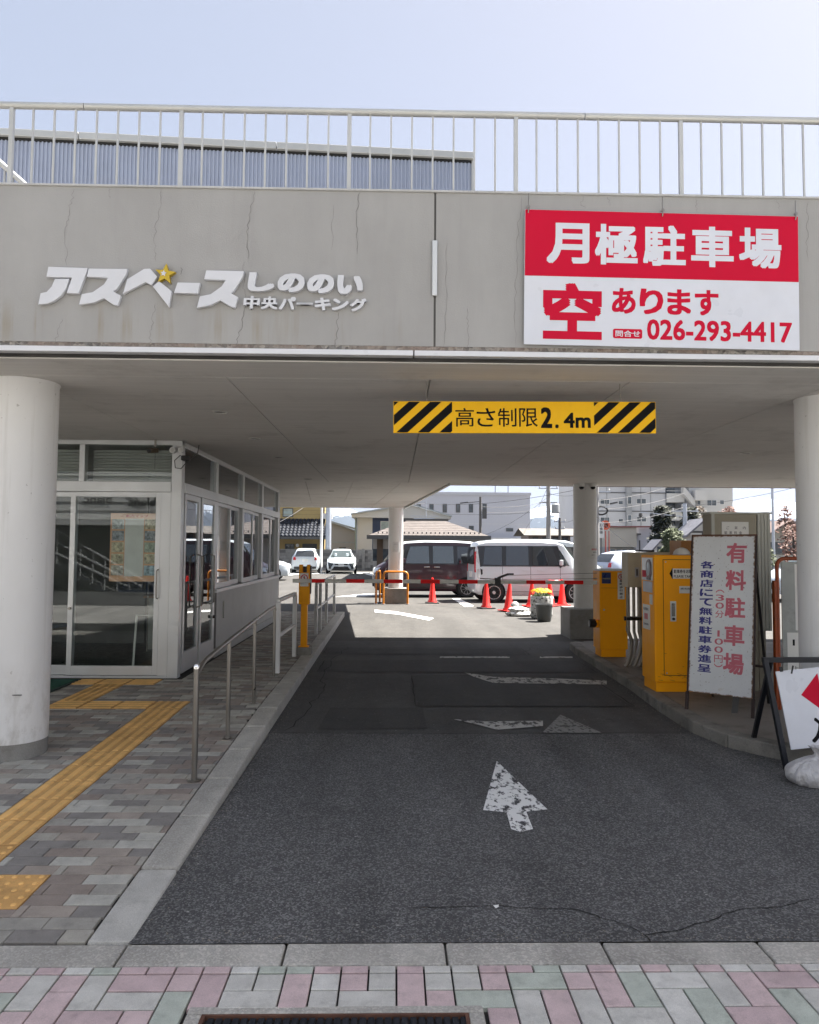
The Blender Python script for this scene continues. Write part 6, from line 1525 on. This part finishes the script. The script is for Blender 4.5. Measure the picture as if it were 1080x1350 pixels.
t, p = pole('shop_sign', 'narrow white vertical sign on a dark post left of the orange round sign', 792.5, 690, 49, .04, m_wf, cat='sign')
B(-.18, .18, -.05, .05, p.z-1.0, p.z+.1).build('board', m_white, t); mb = MB(); [text(mb, c, -.12, p.z-.22-.25*i, .12, p.z-.02-.25*i, lambda u, v, d: (u, -.055, v), .01) for i, c in enumerate('お食事')]; mb.build('character', m_ink, t)
pole('sign_post', 'thin red post beside the white shop', 803, 700, 57, .05, MATS['post_red'])
# far right houses
def gable(name, label, px0, px1, pye, pyr, Y, D, wm, rm_, over=.5, cat='house'):
    a = X(px0, Y); b = X(px1, Y); t = thing(name, label, cat, (a, Y, 0)); ze, zr = Z(pye, Y), Z(pyr, Y); w_ = b-a
    MB().prism([(0, 0), (w_, 0), (w_, ze), (w_/2, zr), (0, ze)], 0, D, 'xz').build('wall', wm, t)
    for s in (0, 1):
        xe = -over if s == 0 else w_+over; zz = ze-(zr-ze)/(w_/2)*over
        MB().hexa([(xe, -over, zz), (w_/2, -over, zr), (w_/2, D+over, zr), (xe, D+over, zz)][::(1 if s else -1)], [(xe, -over, zz+.14), (w_/2, -over, zr+.14), (w_/2, D+over, zr+.14), (xe, D+over, zz+.14)][::(1 if s else -1)]).build('roof', rm_, t)
    return t, a, w_, ze
m_rt = M('roof_grey_tile', (.16, .16, .18), .5, 0, .2, 4, .5, 20)
t, a, w_, ze = gable('white_gabled_house', 'white timbered house with a pale grey roof right of the conifers', 911, 943, 697, 683, 46, 1.6, m_white, m_rt, .5)
B(.3, 1.4, -.05, -.002, ze-1.6, ze-.6).build('window', m_wg, t); B(-.05, w_+.05, -.06, -.003, ze-.12, ze).build('beam', m_wf, t); B(w_*.45, w_*.48, -.05, -.003, 0, ze).build('beam', m_wf, t)
t, a, w_, ze = gable('small_gabled_house', 'small white gabled house behind the round pine', 857, 884, 726, 711, 50, 1.5, m_white, m_rt, .25)
B(w_*.35, w_*.7, -.05, -.002, .8, 1.8).build('window', m_wg, t)
m_br_ = M('roof_brown_tile', (.23, .17, .15), .6, 0, .25, 5, .5, 18)
t, a, w_, ze = gable('brown_roof_house', 'house with brown tiled roofs at the far right behind the red-leaved trees', 1006, 1062, 702, 684, 52, 4, m_cr, m_br_, 1.0)
for k in range(12): MB().bar((w_/2+(w_/2+.8)*k/12, -1.02, 0), (w_/2+(w_/2+.8)*k/12+.01, -1.02, 0), .01).build('x', m_br_, t) if False else None
B(.4, 1.6, -.05, -.002, ze-1.4, ze-.5).build('window', m_wg, t); B(w_-1.6, w_-.5, -.05, -.002, ze-1.4, ze-.5).build('window', m_wg, t)
rt = MB()
for k in range(16): rt.bar((w_/2+(w_/2+.9)*k/15, -1.0, ze+(Z(684, 52)-ze)*(1-k/15)*1.0+.1), (w_/2+(w_/2+.9)*k/15, 4.8, ze+(Z(684, 52)-ze)*(1-k/15)+.1), .06, .08)
rt.build('tile_ridges', m_br_, t)
# block wall at the end of the car park: single blocks
bw = thing('block_wall', 'weathered grey concrete block wall along the far end of the car park', 'wall', (0, 49.5, 0))
mbk = [M('block_%d' % k, c, .9, 0, .15, 6, .3, 30) for k, c in enumerate(((.16, .155, .15), (.20, .195, .185), (.11, .108, .105), (.24, .235, .225)))]
bmesh_ = {k: B(0, .39, -.06, .06, 0, .19).mesh('block', mbk[k]) for k in range(4)}
for r_ in range(7):
    for k in range(32):
        x = -9.4+.4*k+(.2 if r_ % 2 else 0)
        o = bpy.data.objects.new('block', bmesh_[random.randrange(4)]); COL.objects.link(o); o.parent = bw; o.location = (x, random.uniform(-.006, .006), .2*r_)
B(-9.4, 3.6, -.02, .05, -.02, 1.39).build('mortar_core', M('mortar', (.12, .12, .115), .9), bw); B(-9.4, 3.6, -.08, .08, 1.395, 1.45).build('wall_cap', mbk[1], bw)
for x in (-2.2, .5): B(x, x+.2, -.2, -.07, 0, 1.5).build('pier', mbk[1], bw)

# ------------------------------------------------------------------ trees
def leaf_mat(name, c, c2):
    m, b, p = base(name); g = b.new('NewGeometry'); b.link(b.ramp(g.outputs['Random Per Island'], 0, 1, c, c2), p.inputs['Base Color']); p.inputs['Roughness'].default_value = .7; return m
def tree(name, label, px, pyt, Y, wpx, shape, mat, seed, n=2600, base_f=.12, ls=.16, group='trees beyond the car park'):
    rnd = random.Random(seed); p = V(px, pyt, Y); H_ = p.z; Rr = wpx/2*Y/F; t = thing(name, label, 'tree', (p.x, Y, 0), 0, group)
    tr_ = M('bark', (.07, .055, .045), .9, 0, .2, 8)
    mb = MB(); mb.tube([(0, 0, 0), (.05, 0, H_*.4), (-.03, .02, H_*.9)], [.13, .09, .03], 8); limbs = []
    for k in range(12):
        z = H_*rnd.uniform(.2, .85); a = rnd.uniform(0, 6.28); l = Rr*rnd.uniform(.5, .9)*(1-.7*z/H_ if shape == 'cone' else 1); q = (math.cos(a)*l, math.sin(a)*l, z+l*rnd.uniform(.1, .5)); mb.tube([(0, 0, z), q], [.035, .01], 5); limbs.append(q)
    mb.build('trunk', tr_, t)
    cl = []
    for k in range(110):
        f = rnd.random()**.8
        z = H_*(base_f+(1-base_f)*f); rr = Rr*((1-f)**.75+.12 if shape == 'cone' else math.sqrt(max(.05, 1-(2*f-1)**2)))
        a = rnd.uniform(0, 6.28); d = rr*rnd.uniform(.35, 1); cl.append((math.cos(a)*d, math.sin(a)*d, z, Rr*rnd.uniform(.14, .28)))
    lf = MB()
    for k in range(n):
        c = rnd.choice(cl); o = Vector((c[0]+rnd.gauss(0, 1)*c[3]*.5, c[1]+rnd.gauss(0, 1)*c[3]*.5, min(H_, c[2]+rnd.gauss(0, 1)*c[3]*.4)))
        d = Vector((rnd.gauss(0, 1), rnd.gauss(0, 1), rnd.gauss(0, .8))).normalized(); e = d.orthogonal().normalized(); s = ls*rnd.uniform(.5, 1.2)
        lf.flat([o-d*s, o+e*s*.45, o+d*s, o-e*s*.45])
    lf.build('crown', mat, t, kind=None, flip=False); return t
lm1 = leaf_mat('leaf_dark', (.008, .014, .007), (.030, .036, .016)); lm2 = leaf_mat('leaf_pine', (.05, .07, .03), (.13, .15, .07)); lm3 = leaf_mat('leaf_red', (.10, .035, .025), (.20, .09, .06)); lm4 = leaf_mat('leaf_brown', (.05, .035, .02), (.12, .075, .04))
tree('conifer_tree', 'tall dark conifer in front of the apartment balconies', 874, 668, 56, 50, 'cone', lm1, 1, 9000, .1, .17)
tree('conifer_tree', 'second dark conifer right of the taller one, behind the steel pole', 911, 670, 60, 46, 'cone', lm1, 2, 8000, .1, .17)
tree('pine_tree', 'rounded pale green pine above the junction box', 887, 697, 40, 32, 'round', lm2, 3, 7000, .1, .09)
tree('maple_tree', 'red-brown leafless-looking tree behind the information cabinet', 1035, 667, 44, 22, 'round', lm3, 4, 800, .3, .10)
tree('maple_tree', 'lower reddish tree beside the brown roofed house', 1046, 692, 40, 30, 'round', lm3, 5, 1100, .2, .09)
tree('shrub_tree', 'dark evergreen beside the thin mast', 1006, 690, 42, 14, 'round', lm1, 6, 2400, .1, .12)
tree('shrub_tree', 'low yellow-green bush below the red tree', 1012, 722, 38, 20, 'round', lm2, 7, 1200, .1, .08)
tree('maple_tree', 'reddish treetop showing over the top of the information cabinet', 961, 668, 62, 30, 'round', lm3, 8, 900, .4, .15)
tree('maple_tree', 'rusty brown crown behind the second conifer', 922, 668, 64, 22, 'round', lm4, 9, 1100, .3, .16)
# wires
m_wire = M('wire', (.05, .05, .055), .7)
WL_ = [((560, 664, 60), (786, 640, 40)), ((634, 668, 46), (723, 660, 55)), ((634, 675, 46), (723, 668, 55)), ((723, 650, 55), (786, 645, 40)), ((723, 668, 55), (738, 688, 60)), ((723, 655, 55), (640, 705, 70)), ((738, 688, 60), (786, 662, 40)),
       ((786, 672, 40), (903, 650, 48)), ((786, 690, 40), (903, 668, 48)), ((786, 660, 40), (903, 634, 48)), ((903, 668, 48), (1060, 640, 45)), ((903, 674, 48), (1060, 672, 45)), ((723, 640, 55), (690, 700, 75)), ((786, 680, 40), (860, 735, 30)), ((560, 676, 60), (723, 674, 55)),
       ((434, 640, 50), (365, 690, 40)), ((434, 655, 50), (560, 664, 60))]
WLAB = ['highest wire from beyond the white block roof to the pole by the round column', 'upper wire between the dark pole and the transformer pole', 'lower wire between the dark pole and the transformer pole', 'highest wire from the transformer pole to the pole by the round column',
 'short wire from the transformer pole to the short dark pole', 'long wire sloping down left across the white block wall', 'wire from the short dark pole up to the pole by the round column', 'middle wire crossing the apartment block to the steel pole', 'lowest wire crossing the apartment block to the steel pole',
 'highest wire crossing the apartment block, rising to the right', 'upper wire from the steel pole rising to the far right', 'lower level wire from the steel pole to the far right', 'wire falling left from the transformer pole top to the low tiled roof', 'slack wire falling from the round column pole towards the conifers',
 'level wire along the row of small windows on the white block', 'wire falling left from the pale pole across the beige house', 'faint wire from the pale pole towards the white block']
for i, (a, b) in enumerate(WL_):
    p, q = V(*a), V(*b); sag = (p-q).length*.02; c = (p+q)/2
    pts = [p.lerp(q, k/10)-Vector((0, 0, sag*4*(k/10)*(1-k/10))) for k in range(11)]
    o = MB().tube([v-c for v in pts], .014, 4).build('overhead_wire', m_wire, None, loc=c); tag(o, WLAB[i], 'cable', 'overhead wires')
# mountains
m_mt, b, p = base('mountain_forest'); gz = b.new('NewGeometry'); s = b.new('SeparateXYZ'); b.link(gz.outputs['Position'], s.inputs[0])
sn = b.ramp(b.math('ADD', b.math('MULTIPLY', s.outputs[2], .004), b.math('MULTIPLY', b.noise(b.pos((.01, .01, .02)), 1, 8, .7), .72)), 1.10, 1.2); sn.node.color_ramp.elements[0].position = .965; sn.node.color_ramp.elements[1].position = .99
b.link(b.mix(sn, (.032, .042, .04), (.40, .45, .5)), p.inputs['Base Color']); p.inputs['Roughness'].default_value = .95
def ridge(pts, Y, seed, depth=700):
    rnd = random.Random(seed); mb = MB(); n = 120; rows = 12; vs = []
    x0, x1 = pts[0][0], pts[-1][0]
    for j in range(rows+1):
        f = j/rows
        for i in range(n+1):
            px = x0+(x1-x0)*i/n; v = V(px, interp(pts, px), Y); h = v.z
            hh = h*(1-abs(f-.5)*2)**.8 if f != .5 else h
            hh += (math.sin(i*.9+j*1.7)+math.sin(i*.37-j*.8+seed)+math.sin(i*1.9+j*3.1))*h*.02*(1 if 0 < j < rows and f != .5 else .3*(f == .5))
            vs.append((v.x*(1+(f-.5)*depth*2/Y*.0), Y+(f-.5)*2*depth, max(-.5, hh)))
    mb.add(vs, [(j*(n+1)+i, j*(n+1)+i+1, (j+1)*(n+1)+i+1, (j+1)*(n+1)+i) for j in range(rows) for i in range(n)]); return mb
ridge([(-200, 700), (300, 690), (400, 682), (430, 672), (445, 670), (462, 671), (485, 680), (560, 688), (640, 690), (690, 672), (720, 668), (745, 662), (765, 654), (790, 650), (850, 662), (900, 672), (950, 668), (985, 657), (1000, 656), (1030, 660), (1080, 668), (1300, 690)], 3600, 2).build('mountains', m_mt, smooth=60, kind='structure')
# haze
hz = MB().box(-5000, 5000, -290, 4580, -1, 420).build('haze', None or bpy.data.materials.new('haze_air'), kind='stuff')
hm = hz.data.materials[0]; hm.use_nodes = True; hn = hm.node_tree.nodes; hn.remove(hn['Principled BSDF']); pv_ = hn.new('ShaderNodeVolumePrincipled'); pv_.inputs['Color'].default_value = (.46, .60, 1, 1); pv_.inputs['Density'].default_value = .00006; pv_.inputs['Anisotropy'].default_value = .2
hm.node_tree.links.new(pv_.outputs[0], [n for n in hn if n.type == 'OUTPUT_MATERIAL'][0].inputs['Volume'])

# ------------------------------------------------------------------ across the street (behind the camera, seen in reflections) and an added building shading the entrance
ob_ = thing('opposite_building', 'white sided shop building across the street, reflected in the booth glass', 'building', (-9, -9.2, 0))
m_sid = M('siding_white', (.70, .70, .68), .6, 0, .04, 1); m_drk = M('arcade_dark', (.035, .035, .04), .6)
B(-12, 16, -8, -.02, 2.35, 9).build('wall_core', m_sid, ob_)
for k in range(22): MB().hexa([(-12, -.02, 2.45+.3*k), (16, -.02, 2.45+.3*k), (16, .035, 2.45+.3*k), (-12, .035, 2.45+.3*k)], [(-12, -.02, 2.73+.3*k), (16, -.02, 2.73+.3*k), (16, .0, 2.73+.3*k), (-12, .0, 2.73+.3*k)]).build('siding_board', m_sid, ob_)
B(-12, 16, -8, -1.2, 0, 2.34).build('arcade_wall', m_drk, ob_); B(-12, 16, -1.2, .3, 2.25, 2.40).build('canopy_edge', m_white, ob_)
for x in (-9, -6.5, -3, 2, 5): winpane('w', x, x+1.4, 4.3, 5.6, .06, ob_, m_wg, m_wfw) 
mb = MB()
ow = M('stair_white', (.6, .6, .6), .5)
for dz in (0, -.5, -1.0): mb.bar((-4.4, .1, 3.1+dz), (.9+dz*.9, .1, .15), .05)
mb.build('stair_rail', ow, ob_)
for k in range(12): MB().bar((-4.2+.42*k, .1, 3.0-.235*k), (-4.2+.42*k, .1, max(.0, 1.9-.235*k)), .03).build('baluster', ow, ob_)
MB().prism([(-4.4, 1.7), (-1.2, .0), (-.6, .0), (-4.4, 2.1)], -.9, .0, 'xz').build('stair_stringer', M('stair_grey', (.2, .2, .2)), ob_)
mb = MB(); text(mb, 'blanc', -1.7, 3.0, -.75, 3.28, lambda u, v, d: (-u-2.4, .06, v), .01); mb.build('shop_lettering', m_ink, ob_)
mb = MB(); text(mb, 'blanc', -1.7, 2.92, -.75, 3.2, lambda u, v, d: (-u-.9, .06, v), .01); mb.build('shop_lettering', m_ink, ob_)
MB().bar((-.1, .06, 3.4), (.35, .06, 2.95), .03).build('slash', m_ink, ob_)
bf = thing('blue_fence', 'dark blue barred fence across the street, seen only in reflections', 'fence', (-7.4, -7.6, 0))
mb = MB(); mb.bar((-1.4, 0, 1.1), (1.6, 0, 1.1), .06).bar((-1.4, 0, .1), (1.6, 0, .1), .06).build('rails', M('fence_blue', (.01, .03, .09), .5), bf)
for k in range(21): B(-1.4+.15*k-.012, -1.4+.15*k+.012, -.012, .012, .1, 1.1).build('bar', MATS['fence_blue'], bf)
nb = thing('unseen_shade_building', 'plain unseen building added at the right to shade the entrance', 'building', (9.6, 4.7, 0))  # added out of view; its length and height are chosen to shade the foreground
B(0, 5, 0, 7.0, 0, 24).build('wall', M('shade_building_wall', (.42, .41, .39), .8, 0, .06, 1), nb)
for z in (2, 5, 8, 11, 14, 17, 20):
    for y in (2, 5):
        f = B(-.06, -.001, y-.8, y+.8, z, z+1.4).build('window', m_wfw, nb); B(-.075, -.061, y-.7, y+.7, z+.1, z+1.3).build('pane', m_wg, f)
